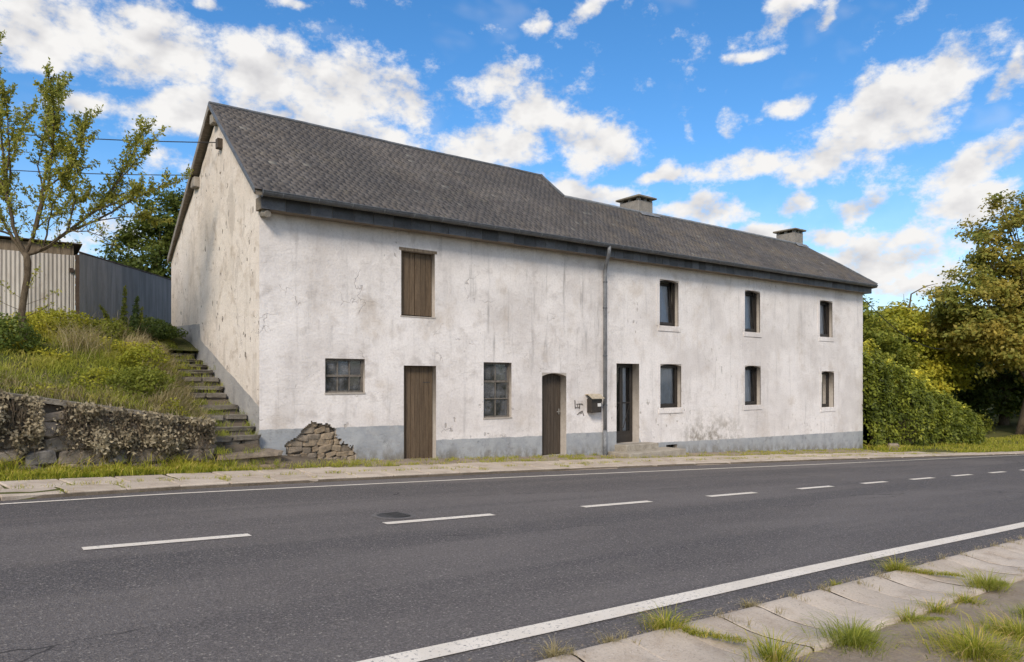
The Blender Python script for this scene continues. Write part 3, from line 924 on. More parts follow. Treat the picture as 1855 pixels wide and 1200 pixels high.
V = []
idx = {}
for j, z in enumerate(zs):
    for i, x in enumerate(xs):
        idx[i, j] = len(V)
        V.append((x, wall_disp(x, z), z))
F = []
gone = set()
for j in range(len(zs) - 1):
    for i in range(len(xs) - 1):
        cx_, cz_ = (xs[i] + xs[i + 1]) / 2, (zs[j] + zs[j + 1]) / 2
        if any(o[0] < cx_ < o[1] and o[2] < cz_ < o[3] for o in OPEN.values()):
            continue
        jx = 0.075 * mnoise.noise(Vector((cx_ * 9, cz_ * 9, 1))) + 0.035 * mnoise.noise(Vector((cx_ * 30, cz_ * 30, 1)))
        if .38 < cx_ < 1.98 and .0 < cz_ < 1.02 and in_poly(cx_ + jx, cz_ + jx * .8, PATCH):
            gone.add((i, j))
            continue
        F.append((idx[i, j], idx[i + 1, j], idx[i + 1, j + 1], idx[i, j + 1]))
nplain = len(F)
# broken edge of the render round the bare patch
for (i, j) in gone:
    for di, dj, a, b in ((-1, 0, (i, j), (i, j + 1)), (1, 0, (i + 1, j), (i + 1, j + 1)), (0, -1, (i, j), (i + 1, j)), (0, 1, (i, j + 1), (i + 1, j + 1))):
        if (i + di, j + dj) not in gone:
            o = len(V)
            pa, pb = V[idx[a]], V[idx[b]]
            V += [pa, pb, (pb[0], 0.11, pb[2]), (pa[0], 0.11, pa[2])]
            F.append((o, o + 1, o + 2, o + 3))
nrim = len(F)
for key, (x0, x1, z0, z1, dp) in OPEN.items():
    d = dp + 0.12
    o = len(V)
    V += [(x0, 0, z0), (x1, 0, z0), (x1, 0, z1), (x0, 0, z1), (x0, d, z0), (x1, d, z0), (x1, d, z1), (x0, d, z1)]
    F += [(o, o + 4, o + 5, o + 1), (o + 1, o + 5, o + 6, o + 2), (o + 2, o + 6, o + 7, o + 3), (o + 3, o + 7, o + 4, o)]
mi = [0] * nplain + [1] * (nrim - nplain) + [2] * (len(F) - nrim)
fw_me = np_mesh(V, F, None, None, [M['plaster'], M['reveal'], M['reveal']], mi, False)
front_wall = link(bpy.data.objects.new('front_wall', fw_me), house)
front_wall['label'] = 'stained white rendered front wall with painted plinth'

# bare rubble where the render has fallen away
back = MB(); back.add([(.3, .115, -.1), (2.05, .115, -.1), (2.05, .115, 1.1), (.3, .115, 1.1)], [(0, 1, 2, 3)])
back.build('mortar_bed', M['mortar'], front_wall)
z = 0.10
while z < 0.97:
    h = random.uniform(.075, .135)
    x = 0.42 + random.uniform(-.06, .0)
    while x < 1.95:
        w = random.uniform(.10, .32)
        cx_, cz_ = x + w / 2, z + h / 2
        if in_poly(cx_, cz_, [(px + (.06 if px > 1.2 else -.06), pz + .03) for px, pz in PATCH]):
            put('stone', random.choice(RUB_ST), (cx_, .105 - random.uniform(0, .022), cz_), (w * 1.0, .10, h * .98), front_wall, (random.uniform(-.14, .14), random.uniform(-.2, .2), random.uniform(-.06, .06)))
        x += w * 0.98
    z += h * 0.98

# gable wall (slightly out of square with the front)
GY, GZ = [0, 2.30, 5.82], [5.12, 7.12, 4.68]


def gable_top(y):
    return float(np.interp(y, GY, GZ))


gyv = list(np.linspace(0, 5.82, 48))
V, F = [], []
nz = 48
for y in gyv:
    zt = gable_top(y)
    for k in range(nz + 1):
        zz = -1.0 + (zt + 1.0) * k / nz
        w = min(1, y / 0.2)
        d = 0.02 * mnoise.noise(Vector((3, y * .9, zz * .9))) + 0.012 * mnoise.noise(Vector((6, y * 3.4, zz * 3.0))) + .004 * mnoise.noise(Vector((6, y * 9, zz * 9)))
        V.append((-0.029 * y + d * w, y, zz))
for i in range(len(gyv) - 1):
    for k in range(nz):
        F.append((i * (nz + 1) + k, i * (nz + 1) + k + 1, (i + 1) * (nz + 1) + k + 1, (i + 1) * (nz + 1) + k))
np_obj('gable_wall', V, F, None, M['gable_plaster'], house, None, True)
# right end and rear wall
ew = MB()
ew.add([(L_H, 0, -1.6), (L_H, 5.2, -1.6), (L_H, 5.2, 5.1), (L_H, 0, 5.1)], [(0, 1, 2, 3)])
ew.build('end_wall', M['gable_plaster'], house)
rw = MB()
rw.add([(-.17, 5.82, -1), (9.2, 5.82, -1), (9.2, 5.82, 4.66), (-.17, 5.82, 4.66)], [(0, 1, 2, 3)])
rw.add([(9.2, 5.2, -1.6), (L_H, 5.2, -1.6), (L_H, 5.2, 4.7), (9.2, 5.2, 4.7)], [(0, 1, 2, 3)])
rw.add([(9.2, 5.2, -1), (9.2, 5.82, -1), (9.2, 5.82, 4.66), (9.2, 5.2, 4.66)], [(0, 1, 2, 3)])
rw.build('rear_wall', M['gable_plaster'], house)
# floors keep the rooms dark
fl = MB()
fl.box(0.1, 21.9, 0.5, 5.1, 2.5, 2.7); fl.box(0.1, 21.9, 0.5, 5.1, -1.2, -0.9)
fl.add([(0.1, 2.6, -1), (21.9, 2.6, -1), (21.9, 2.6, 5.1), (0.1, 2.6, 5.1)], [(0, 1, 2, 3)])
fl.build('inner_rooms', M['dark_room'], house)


# ---- windows and doors
def bar(mb, x0, x1, z0, z1, y0, y1):
    mb.box(x0, x1, y0, y1, z0, z1)
    return mb


def ring_frame(x0, x1, z0, z1, y0, y1, w):
    m = MB()
    m.box(x0, x0 + w, y0, y1, z0, z1); m.box(x1 - w, x1, y0, y1, z0, z1)
    m.box(x0 + w, x1 - w, y0, y1, z0, z0 + w); m.box(x0 + w, x1 - w, y0, y1, z1 - w, z1)
    return m


def small_paned(key, cols, rows, label):
    x0, x1, z0, z1, dp = OPEN[key]
    win = ring_frame(x0 - .005, x1 + .005, z0 - .005, z1 + .005, dp, dp + .06, .045).build('window', M['frame_grey'], house)
    win['label'] = label
    gxs = np.linspace(x0 + .04, x1 - .04, cols + 1)
    gzs = np.linspace(z0 + .04, z1 - .04, rows + 1)
    for k in range(1, cols):
        MB().box(gxs[k] - .011, gxs[k] + .011, dp + .008, dp + .045, z0 + .045, z1 - .045).build('glazing_bar', M['frame_grey'], win)
    for k in range(1, rows):
        w = .022 if (rows == 2 or k == rows - 1) else .012
        MB().box(x0 + .045, x1 - .045, dp + .002, dp + .05, gzs[k] - w, gzs[k] + w).build('glazing_bar', M['frame_grey'], win)
    for i in range(cols):
        for j in range(rows):
            a = random.uniform(-.012, .012)
            c_ = random.uniform(-.012, .012)
            MB().add([(gxs[i], dp + .03 + a, gzs[j]), (gxs[i + 1], dp + .03 - a, gzs[j]), (gxs[i + 1], dp + .03 - a + c_, gzs[j + 1]), (gxs[i], dp + .03 + a + c_, gzs[j + 1])], [(0, 1, 2, 3)]).build('pane', M['dirty_glass'], win)
    sl = MB().box(x0 - .01, x1 + .01, -.012, dp + .02, z0 - .03, z0 + .006).build('sill', M['reveal'], win)
    return win


small_paned('w1', 3, 2, 'six-pane barn window with worn frame above the bare stone patch')
small_paned('w2', 2, 3, 'tall six-pane barn window between the two plank doors')


def house_window(key, tilt, curtain, label, low=None):
    x0, x1, z0, z1, dp = OPEN[key]
    win = ring_frame(x0 - .005, x1 + .005, z0 - .005, z1 + .005, dp, dp + .07, .045).build('window', M['frame_black'], house)
    win['label'] = label
    # sash, tipped inwards at the top when open
    s = ring_frame(x0 + .035, x1 - .035, z0 + .045, z1 - .045, dp + .005, dp + .065, .065)
    zb, yb = z0 + .05, dp + .03
    def tip(p):
        dz, dy = p[2] - zb, p[1] - yb
        return (p[0], yb + dy * math.cos(tilt) + dz * math.sin(tilt), zb + dz * math.cos(tilt) - dy * math.sin(tilt))
    s.v = [tip(p) for p in s.v]
    s.build('sash', M['frame_black'], win)
    gp = [tip(p) for p in [(x0 + .095, dp + .035, z0 + .105), (x1 - .095, dp + .035, z0 + .105), (x1 - .095, dp + .035, z1 - .105), (x0 + .095, dp + .035, z1 - .105)]]
    MB().add(gp, [(0, 1, 2, 3)]).build('pane', M['glass'], win)
    if curtain:
        cv, cq = [], []
        n = 40
        a, b = curtain
        for k in range(n + 1):
            xx = x0 + .03 + (x1 - x0 - .06) * (a + (b - a) * k / n)
            yy = dp + (.11 if tilt == 0 else .19) + .02 * math.sin(k * 1.3) + .008 * math.sin(k * 3.1)
            cv += [(xx, yy, z0 - .05), (xx, yy + .01, z1 + .05)]
        for k in range(n):
            cq.append((2 * k, 2 * k + 2, 2 * k + 3, 2 * k + 1))
        np_obj('curtain', cv, cq, None, M['curtain'], win, None, True)
    # painted stone sill and a barely raised surround
    MB().box(x0 - .07, x1 + .07, -.022, .05, z0 - .15, z0 - .004).build('sill', M['plaster'], win, .006)
    sr = MB()
    sr.box(x0 - .13, x0, -.009, .02, z0 - .004, z1 + .13); sr.box(x1, x1 + .13, -.009, .02, z0 - .004, z1 + .13)
    sr.box(x0, x1, -.009, .02, z1, z1 + .13)
    sr.build('surround', M['plaster'], win)
    # shallow arch under the lintel
    ar = MB()
    n = 8
    top = []
    for k in range(n + 1):
        t = k / n
        top.append((x0 + (x1 - x0) * t, z1 - .055 * (2 * t - 1) ** 2))
    ar.prism([(x0, z1 + .001)] + top + [(x1, z1 + .001)], 'y', .004, dp + .02)
    ar.build('lintel', M['reveal'], win)
    if low:
        MB().box(x0 + .1, x1 - .1, dp + .045, dp + .055, z0 + .1, z0 + low).build('panel', M['wood_dark'], win)


house_window('w4', R(7), (0.0, 1.0), 'tilted-open upper window nearest the downpipe')
house_window('w5', R(4.5), (.0, 1.0), 'ajar upper window in the middle of the three')
house_window('w6', R(3.5), (.0, 1.0), 'upper window nearest the far corner')
house_window('w7', 0, (.25, 1.0), 'ground-floor window with white net curtain')
house_window('w8', R(5), (.12, 1.0), 'ajar ground-floor window in the middle')
house_window('w9', 0, None, 'ground-floor window nearest the far corner, boarded below', .55)


def plank_set(x0, x1, z0, z1, y, n, mat, parent, top=None):
    ed = [x0 + (x1 - x0) * k / n for k in range(n + 1)]
    for k in range(1, n): ed[k] += random.uniform(-.012, .012)
    for a, b in zip(ed, ed[1:]):
        d = random.uniform(-.003, .003)
        m = MB()
        zt0 = top(a) if top else z1
        zt1 = top(b) if top else z1
        g = .0035
        vs = [(a + g, y + d, z0), (b - g, y + d, z0), (b - g, y + d, zt1), (a + g, y + d, zt0), (a + g, y + d + .03, z0), (b - g, y + d + .03, z0), (b - g, y + d + .03, zt1), (a + g, y + d + .03, zt0)]
        m.add(vs, [(0, 1, 2, 3), (7, 6, 5, 4), (0, 4, 5, 1), (1, 5, 6, 2), (2, 6, 7, 3), (3, 7, 4, 0)])
        m.build('plank', mat, parent, .003)


# shutters of the hay door
x0, x1, z0, z1, dp = OPEN['shutter']
fr = ring_frame(x0 - .005, x1 + .005, z0 - .005, z1 + .005, dp + .02, dp + .08, .02).build('shutter_frame', M['wood_dark'], house)
xm = (x0 + x1) / 2 - .02
for a, b, lb in ((x0 + .012, xm - .004, 'left leaf of the hay-door shutters'), (xm + .004, x1 - .012, 'right leaf of the hay-door shutters')):
    sh = MB().box(a + .01, b - .01, dp + .034, dp + .05, z0 + .03, z1 - .03).build('shutter', M['wood_door'], house)
    sh['label'] = lb
    plank_set(a, b, z0 + .015 + random.uniform(0, .015), z1 - .012, dp, 3, M['wood_dark'], sh)
MB().box(x0 - .02, x1 + .02, -.01, dp, z0 - .025, z0 - .001).build('shutter_sill', M['reveal'], house)
MB().box(x0 - .05, x1 + .05, -.006, .05, z1 + .001, z1 + .06).build('shutter_lintel', M['rust_wood'], house)

# barn door
x0, x1, z0, z1, dp = OPEN['d1']
d1 = ring_frame(x0 - .005, x1 + .005, z0 + .02, z1 + .005, dp + .035, dp + .08, .03).build('door', M['wood_door'], house)
d1['label'] = 'tall brown plank door of the barn'
plank_set(x0 + .008, x1 - .008, z0 + .06, z1 - .008, dp, 7, M['wood_dark'], d1)
MB().box(x1 - .25, x1 - .08, dp - .006, dp, z1 - .35, z1 - .335).build('hinge', M['iron'], d1)
MB().box(x0 - .03, x1 + .03, -.05, dp + .1, z0 - .12, z0 + .04).build('threshold', M['concrete'], d1, .008)

# low arched door
x0, x1, z0, z1, dp = OPEN['d2']
arch = lambda x: z1 - .012 - .075 * (2 * (x - x0) / (x1 - x0) - 1) ** 2
d2 = ring_frame(x0 - .005, x1 + .005, z0 + .02, z1 - .02, dp + .035, dp + .08, .03).build('door', M['wood_door'], house)
d2['label'] = 'narrow dark plank door with shallow arched head'
plank_set(x0 + .008, x1 - .008, z0 + .05, z1, dp, 7, M['wood_door'], d2, arch)
am = MB()
pts_ = [(x0 + (x1 - x0) * k / 8, arch(x0 + (x1 - x0) * k / 8)) for k in range(9)]
am.prism([(x0, z1 + .002)] + pts_ + [(x1, z1 + .002)], 'y', .003, dp + .02)
am.build('arched_head', M['reveal'], d2)
hd = MB(); hd.tube([(x1 - .07, dp - .005, .98), (x1 - .07, dp - .05, .98), (x1 - .13, dp - .055, .975), (x1 - .17, dp - .05, .96)], .011, 6)
hd.box(x1 - .085, x1 - .05, dp - .008, dp, .90, 1.04)
hd.build('handle', M['brass'], d2)
MB().box(x0 - .02, x1 + .02, -.04, dp + .1, z0 - .12, z0 + .035).build('threshold', M['concrete'], d2, .008)

# glazed front door
x0, x1, z0, z1, dp = OPEN['d3']
fx0, fx1 = x0, x1
d3 = MB()
for a, b in ((fx0, fx0 + .10), (fx1 - .10, fx1)):
    d3.box(a, b, dp, dp + .07, z0, z1)
d3.box(fx0 + .10, fx1 - .10, dp, dp + .07, z0, z0 + .30); d3.box(fx0 + .10, fx1 - .10, dp, dp + .07, z1 - .10, z1)
xm = (fx0 + fx1) / 2
d3.box(xm - .05, xm + .05, dp, dp + .07, z0 + .30, z1 - .10)
d3 = d3.build('door', M['frame_black'], house, .006)
d3['label'] = 'dark glazed front door above the two concrete steps'
for a, b in ((fx0 + .10, xm - .05), (xm + .05, fx1 - .10)):
    MB().add([(a, dp + .035, z0 + .30), (b, dp + .035, z0 + .30), (b, dp + .035, z1 - .10), (a, dp + .035, z1 - .10)], [(0, 1, 2, 3)]).build('pane', M['glass'], d3)
    MB().box(a, b, dp + .01, dp + .03, z0 + 1.03, z0 + 1.06).build('glazing_bar', M['frame_black'], d3)
    MB().tube([(a + .03, dp + .015, z0 + .38), (b - .03, dp + .015, z0 + .95)], .011, 6).build('grille_bar', M['frame_black'], d3)
    cv, cq = [], []
    for k in range(13):
        xx = a + (b - a) * k / 12
        yy = dp + .14 + .014 * math.sin(k * 1.7)
        cv += [(xx, yy, z0 + .3), (xx, yy, z1 - .1)]
    for k in range(12): cq.append((2 * k, 2 * k + 2, 2 * k + 3, 2 * k + 1))
    np_obj('curtain', cv, cq, None, M['curtain'], d3, None, True)
hd = MB(); hd.box(fx0 + .035, fx0 + .065, dp - .01, dp, z0 + .95, z0 + 1.25)
hd.tube([(fx0 + .05, dp, z0 + 1.15), (fx0 + .05, dp - .05, z0 + 1.15), (fx0 + .05, dp - .05, z0 + 1.03), (fx0 + .05, dp, z0 + 1.03)], .011, 6)
hd.build('handle', M['brass'], d3)
MB().box(fx0 + .13, fx1 - .13, dp - .012, dp - .002, z0 + .06, z0 + .19).build('kick_panel', M['frame_black'], d3)

# cellar vent
x0, x1, z0, z1, dp = OPEN['vent']
vt = MB().add([(x0, dp, z0), (x1, dp, z0), (x1, dp, z1), (x0, dp, z1)], [(0, 1, 2, 3)]).build('cellar_vent', M['dark_room'], house)
for k in range(4):
    xx = x0 + (x1 - x0) * (k + .5) / 4
    MB().box(xx - .008, xx + .008, dp - .06, dp - .04, z0, z1).build('grille_bar', M['iron'], vt)

# doorsteps
MB().box(9.06, 10.30, -.40, .24, -.16, .085, .006).build('doorstep', M['concrete'], house, .012)
MB().box(8.80, 10.95, -.78, -.02, -.42, -.075, .008).build('doorstep', M['concrete'], house, .012)

# ---- roof
PITCH = math.atan(0.824)
EY, EZ = -.47, 5.03
CP, SP = math.cos(PITCH), math.sin(PITCH)
RIDGE_L = (2.34 - EY) / CP
RIDGE_R = (1.40 - EY) / CP


def sag(x):
    return .0075 * x


def roof_pt(x, t, lift=0.0):
    lift += .022 * mnoise.noise(Vector((x * .33, t * .55, 3))) * min(t, 1.0) + .006 * mnoise.noise(Vector((x * 1.4, t * 1.6, 5)))
    return (x, EY + t * CP - lift * SP, EZ + t * SP + lift * CP + sag(x))


RX0, RXM, RX1, RXH = -.23, 8.55, 22.17, 20.25
deck = MB()
def slab(pts, th):
    n = len(pts)
    lo = [(p[0], p[1], p[2] - th) for p in pts]
    deck.add(pts + lo, [tuple(range(n)), tuple(range(2 * n - 1, n - 1, -1))] + [(i, n + i, n + (i + 1) % n, (i + 1) % n) for i in range(n)])
slab([roof_pt(RX0, 0, -.03), roof_pt(RXM, 0, -.03), roof_pt(RXM, RIDGE_L, -.03), roof_pt(RX0, RIDGE_L, -.03)], .08)
slab([roof_pt(RXM, 0, -.03), roof_pt(RX1, 0, -.03), roof_pt(RXH, RIDGE_R, -.03), roof_pt(RXM, RIDGE_R, -.03)], .08)
yl, zl_ = roof_pt(0, RIDGE_L)[1:]
slab([(RX0, yl, zl_), (RXM, yl, zl_ + sag(RXM)), (RXM, 6.0, 4.70 + sag(RXM)), (RX0, 5.86, 4.70)], .10)
yr, zr_ = roof_pt(0, RIDGE_R)[1:]
slab([(RXM, yr, zr_ + sag(RXM)), (RXH, yr, zr_ + sag(RXH)), (RX1, 5.6, 4.5), (RXM, 5.6, 4.5)], .10)
slab([roof_pt(RX1, 0), (RX1, 5.6, 4.5), (RXH, yr, zr_ + sag(RXH))], .10)
deck.add([(RXM, yr, zr_), (RXM, yl, zl_), (RXM, 5.6, 4.5)], [(0, 1, 2)])
roof = deck.build('roof', M['soffit'], house)

# slates, laid in courses
V, Q, T = [], [], []
EXPO, LEN = .105, .17
def slate(xa, xb, t0, tint, skew=0.0):
    o = len(V)
    th = .005
    la = .0058 + random.uniform(-.0002, .0004)
    for x, t, lf in ((xa, t0, la), (xb, t0 + skew, la), (xb, t0 + LEN, .002), (xa, t0 + LEN, .002)):
        V.append(roof_pt(x, t, lf))
    for x, t, lf in ((xa, t0, la - th), (xb, t0 + skew, la - th), (xb, t0 + LEN, -.002), (xa, t0 + LEN, -.002)):
        V.append(roof_pt(x, t, lf))
    Q.extend([(o, o + 1, o + 2, o + 3), (o, o + 4, o + 5, o + 1), (o + 1, o + 5, o + 6, o + 2), (o + 3, o + 7, o + 4, o)])
    T.extend([tint] * 4)
r = 0
while r * EXPO < RIDGE_L - .05:
    t0 = r * EXPO - .02
    full = t0 + EXPO < RIDGE_R - .0
    hip = RX1 - (t0 + .06) / RIDGE_R * (RX1 - RXH)
    xe = hip if full else RXM
    W = .150
    k = 0
    ed = [RX0]
    while ed[-1] < xe - .03:
        k += 1
        ed.append(min(RX0 + (k - .5 * (r % 2)) * W + random.uniform(-.030, .030), xe))
    for x, xb in zip(ed, ed[1:]):
        slate(x + .001, xb - .001, t0 + random.uniform(-.006, .006), min(random.betavariate(1.6, 1.8), .97) if random.random() > .009 else 1.0, random.uniform(-.004, .004))
    r += 1
# rear slope of the barn, seen at its verge only
for k in range(30):
    for xa in (RX0, RX0 + .2, RX0 + .4):
        o = len(V)
        def bp(x, s, lf):
            return (x, yl + s * (5.9 - yl), zl_ + s * (4.68 - zl_) + lf)
        s0, s1 = k / 30, min((k + 1.6) / 30, 1.0)
        V.extend([bp(xa, s0, .012), bp(xa + .195, s0, .012), bp(xa + .195, s1, .026), bp(xa, s1, .026), bp(xa, s0, .0), bp(xa, s1, .016)])
        Q.extend([(o, o + 3, o + 2, o + 1), (o, o + 4, o + 5, o + 3)])
        T.extend([random.random() * .5] * 2)
sl = np_obj('slates', V, Q, None, M['slate'], roof, T)
tag(sl, kind='stuff')
# ridge, hip and verge capping
def capping(name, p0, p1, n, wid, mat):
    for k in range(n):
        a, b = (Vector(roof_pt(*[u + (v - u) * q for u, v in zip(p0, p1)])) for q in (k / n, (k + 1.06) / n))
        MB().tube([a, b], [wid, wid * 1.06], 8).build(name, mat, roof)
capping('ridge_cap', (RX0, RIDGE_L, -.005), (RXM + .03, RIDGE_L, -.005), 22, .048, M['zinc_dark'])
capping('ridge_cap', (RXM, RIDGE_R, .0), (RXH, RIDGE_R, .0), 24, .055, M['zinc'])
capping('hip_cap', (RX1, 0.02, .01), (RXH, RIDGE_R, .0), 8, .045, M['zinc_dark'])
capping('verge_cap', (RXM + .01, RIDGE_R, .02), (RXM + .01, RIDGE_L, .01), 4, .04, M['zinc_dark'])
# verge boards on the gable side
def verge(pts, th, x0, x1, mat, dz):
    m = MB()
    (ya, za), (yb, zb) = pts
    m.add([(x, y, z + o) for x in (x0, x1) for y, z in ((ya, za), (yb, zb)) for o in (dz, dz - th)],
          [(0, 1, 3, 2), (4, 6, 7, 5), (0, 4, 5, 1), (2, 3, 7, 6), (0, 2, 6, 4), (1, 5, 7, 3)])
    return m.build('verge_board', mat, roof)
verge(((EY, EZ), (yl, zl_)), .085, RX0 - .022, RX0 - .003, M['zinc_dark'], .012)
verge(((yl, zl_), (5.87, 4.70)), .14, RX0 - .022, RX0 - .003, M['pale_board'], -.008)
# beam ends
MB().box(-.21, .05, 3.60, 3.86, 5.93, 6.16, .008).build('purlin_end', M['beam'], house, .012)
MB().box(-.20, .05, 2.22, 2.42, 6.93, 7.12, .008).build('purlin_end', M['beam'], house, .012)
MB().box(-.14, .05, 4.90, 5.02, 5.16, 5.30, .006).build('purlin_end', M['beam'], house, .01)
cb = MB(); cb.tube([(.06, -.02, 4.70), (.06, -.16, 4.70), (.06, -.27, 4.66)], [.075, .085, .06], 8)
cb.build('corbel', M['beam'], house)
MB().box(-.16, -.04, 2.02, 2.16, 6.38, 6.58).build('insulator_block', M['wood_door'], house, .01)

# ---- fascia hung with slates, gutter and downpipe
FT = lambda x: 4.965 + sag(x)
FB = lambda x: 4.735 + sag(x)
fb = MB()
n = 40
pts = [(-.06 + (L_H + .12) * k / n) for k in range(n + 1)]
vs, fs = [], []
for x in pts:
    vs += [(x, -.285, FB(x) + .01), (x, -.285, FT(x)), (x, .01, FB(x) + .01), (x, .01, FT(x))]
for k in range(n):
    o = 4 * k
    fs += [(o, o + 4, o + 5, o + 1), (o + 2, o + 3, o + 7, o + 6), (o, o + 2, o + 6, o + 4)]
fs += [(0, 1, 3, 2), (4 * n, 4 * n + 2, 4 * n + 3, 4 * n + 1)]
fascia = fb.add(vs, fs).build('fascia', M['soffit'], house)
x = -.07
while x < L_H + .04:
    w = random.uniform(.40, .46) if x < 5.4 else random.uniform(.27, .35)
    xb = min(x + w, L_H + .06)
    m = MB()
    d0 = random.uniform(-.004, .004)
    lo = random.uniform(-.008, .008)
    m.add([(x + .008, -.300 + d0, FB(x) + lo), (xb - .008, -.300 + d0, FB(xb) + lo), (xb - .004, -.292 - d0, FT(xb)), (x + .004, -.292 - d0, FT(x)),
           (x + .004, -.287, FB(x) + lo), (xb - .004, -.287, FB(xb) + lo), (xb - .004, -.286, FT(xb)), (x + .004, -.286, FT(x))],
          [(0, 1, 2, 3), (7, 6, 5, 4), (0, 4, 5, 1), (1, 5, 6, 2), (2, 6, 7, 3), (3, 7, 4, 0)])
    m.build('fascia_slate', M['fascia'], fascia)
    x += w
for k in range(9):      # end of the fascia on the right
    ya = -.29 + k * .30
    MB().box(L_H + .063, L_H + .075, ya + .004, ya + .296, FB(22), FT(22)).build('fascia_slate', M['fascia'], fascia)
GR = .066
gcol = MB()
for k in range(60):
    xa, xb = -.10 + (L_H + .16) * k / 60, -.10 + (L_H + .16) * (k + 1) / 60
    ring_ = []
    for xx in (xa, xb):
        for q in range(9):
            a = math.pi * q / 8
            for rr in (GR, GR - .008):
                ring_.append((xx, -.455 - rr * math.cos(a), 5.005 + sag(xx) - rr * math.sin(a)))
    f_ = []
    for q in range(8):
        o = 2 * q
        f_ += [(o, o + 2, 18 + o + 2, 18 + o), (o + 1, 18 + o + 1, 18 + o + 3, o + 3)]
    f_ += [(0, 18, 19, 1), (16, 17, 35, 34)]
    gcol.add(ring_, f_)
gutter = gcol.build('gutter', M['zinc_dark'], house, smooth=True)
MB().tube([(-.105, -.455, 5.005 - .03), (-.095, -.455, 5.005 - .03)], .07, 10).build('stop_end', M['zinc_dark'], gutter)
bead = MB(); bead.tube([(-.1 + (L_H + .16) * k / 30, -.455 - GR, 5.008 + sag(-.1 + (L_H + .16) * k / 30)) for k in range(31)], .011, 6)
bead.build('gutter_bead', M['zinc_dark'], gutter)
for k in range(33):
    xx = .25 + k * .66
    m = MB()
    prev = []
    for q in range(9):
        a = math.pi * q / 8
        for xo in (-.011, .011):
            prev.append((xx + xo, -.455 - (GR + .004) * math.cos(a), 5.005 + sag(xx) - (GR + .004) * math.sin(a)))
    m.add(prev, [(2 * q, 2 * q + 1, 2 * q + 3, 2 * q + 2) for q in range(8)])
    m.build('gutter_bracket', M['zinc'], gutter)
PX = 8.635
dpipe = MB().tube([(PX - .24, -.455, 5.02), (PX - .24, -.455, 4.90), (PX - .22, -.42, 4.82), (PX - .04, -.14, 4.60), (PX, -.085, 4.50), (PX, -.075, 4.40), (PX, -.075, .45)], .047, 12).build('downpipe', M['zinc'], house, smooth=True)
MB().tube([(PX, -.075, .47), (PX, -.075, -.35)], .056, 12).build('cast_shoe', M['zinc'], dpipe, smooth=True)
for zz in (3.55, 2.35, 1.1, 4.2):
    MB().tube([(PX, -.075, zz - .02), (PX, -.075, zz + .02)], .055, 12).build('pipe_bracket', M['zinc_dark'], dpipe)

# ---- chimneys
def chimney(x0, x1, y0, y1, zt, label):
    m = MB(); m.box(x0, x1, y0, y1, 5.9, zt, .006)
    ch = m.build('chimney', M['chimney'], house, .012)
    ch['label'] = label
    cp = MB(); cp.box(x0 - .09, x1 + .09, y0 - .09, y1 + .09, zt + .07, zt + .13, .006)
    cp.build('cap', M['cap'], ch, .014)
    for px, py in ((x0 + .06, y0 + .06), (x1 - .06, y0 + .06), (x0 + .06, y1 - .06), (x1 - .06, y1 - .06), (x0 + .06, (y0 + y1) / 2), ((x0 + x1) / 2, y0 + .06)):
        MB().box(px - .05, px + .05, py - .05, py + .05, zt - .005, zt + .072).build('cap_support', M['chimney'], ch)
    fl = MB()
    fl.add([roof_pt(x0 - .1, RIDGE_R - .18, .03), roof_pt(x1 + .1, RIDGE_R - .18, .03), roof_pt(x1 + .1, RIDGE_R + .02, .035), roof_pt(x0 - .1, RIDGE_R + .02, .035)], [(0, 1, 2, 3)])
    fl.build('flashing', M['zinc'], ch)
chimney(11.60, 12.22, 1.48, 2.25, 7.06, 'broad chimney behind the ridge near the roof step')
chimney(19.93, 20.50, 1.45, 2.20, 7.16, 'chimney at the end of the lower ridge')

# ---- painted scrawl on the wall between low door and letter box
def stroke(mb, pts, w):
    for (a, b) in zip(pts, pts[1:]):
        a, b = Vector((a[0], 0, a[1])), Vector((b[0], 0, b[1]))
        d = (b - a).normalized()
        nrm = Vector((-d.z, 0, d.x)) * w * .36
        y = -.0165
        q = [a - nrm - d * w * .3, a + nrm - d * w * .3, b + nrm + d * w * .3, b - nrm + d * w * .3]
        o = [(p.x, y, p.z) for p in q] + [(p.x, .01, p.z) for p in q]
        mb.add(o, [(0, 1, 2, 3), (0, 4, 5, 1), (1, 5, 6, 2), (2, 6, 7, 3), (3, 7, 4, 0)])
sc = MB()
gx_, gz_ = 7.63, 1.03
stroke(sc, [(gx_ + .03, gz_ + .20), (gx_ + .045, gz_ + .02)], .036)
stroke(sc, [(gx_ + .045, gz_ + .03), (gx_ + .19, gz_ + .035)], .032)
stroke(sc, [(gx_ + .09, gz_ + .115), (gx_ + .27, gz_ + .120)], .026)
stroke(sc, [(gx_ + .19, gz_ + .12), (gx_ + .185, gz_ + .01)], .030)
stroke(sc, [(gx_ + .115, gz_ + .10), (gx_ + .12, gz_ + .04)], .022)
stroke(sc, [(gx_ + .275, gz_ + .115), (gx_ + .29, gz_ + .10)], .03)
stroke(sc, [(gx_ + .115, gz_ - .14), (gx_ + .155, gz_ - .12)], .026)
stroke(sc, [(gx_ + .17, gz_ - .10), (gx_ + .28, gz_ - .06), (gx_ + .33, gz_ - .17)], .028)
stroke(sc, [(gx_ + .20, gz_ - .09), (gx_ + .21, gz_ - .12)], .022)
stroke(sc, [(gx_ + .245, gz_ - .075), (gx_ + .25, gz_ - .12)], .022)
sc.build('painted_scrawl', M['paint_dark'], house)

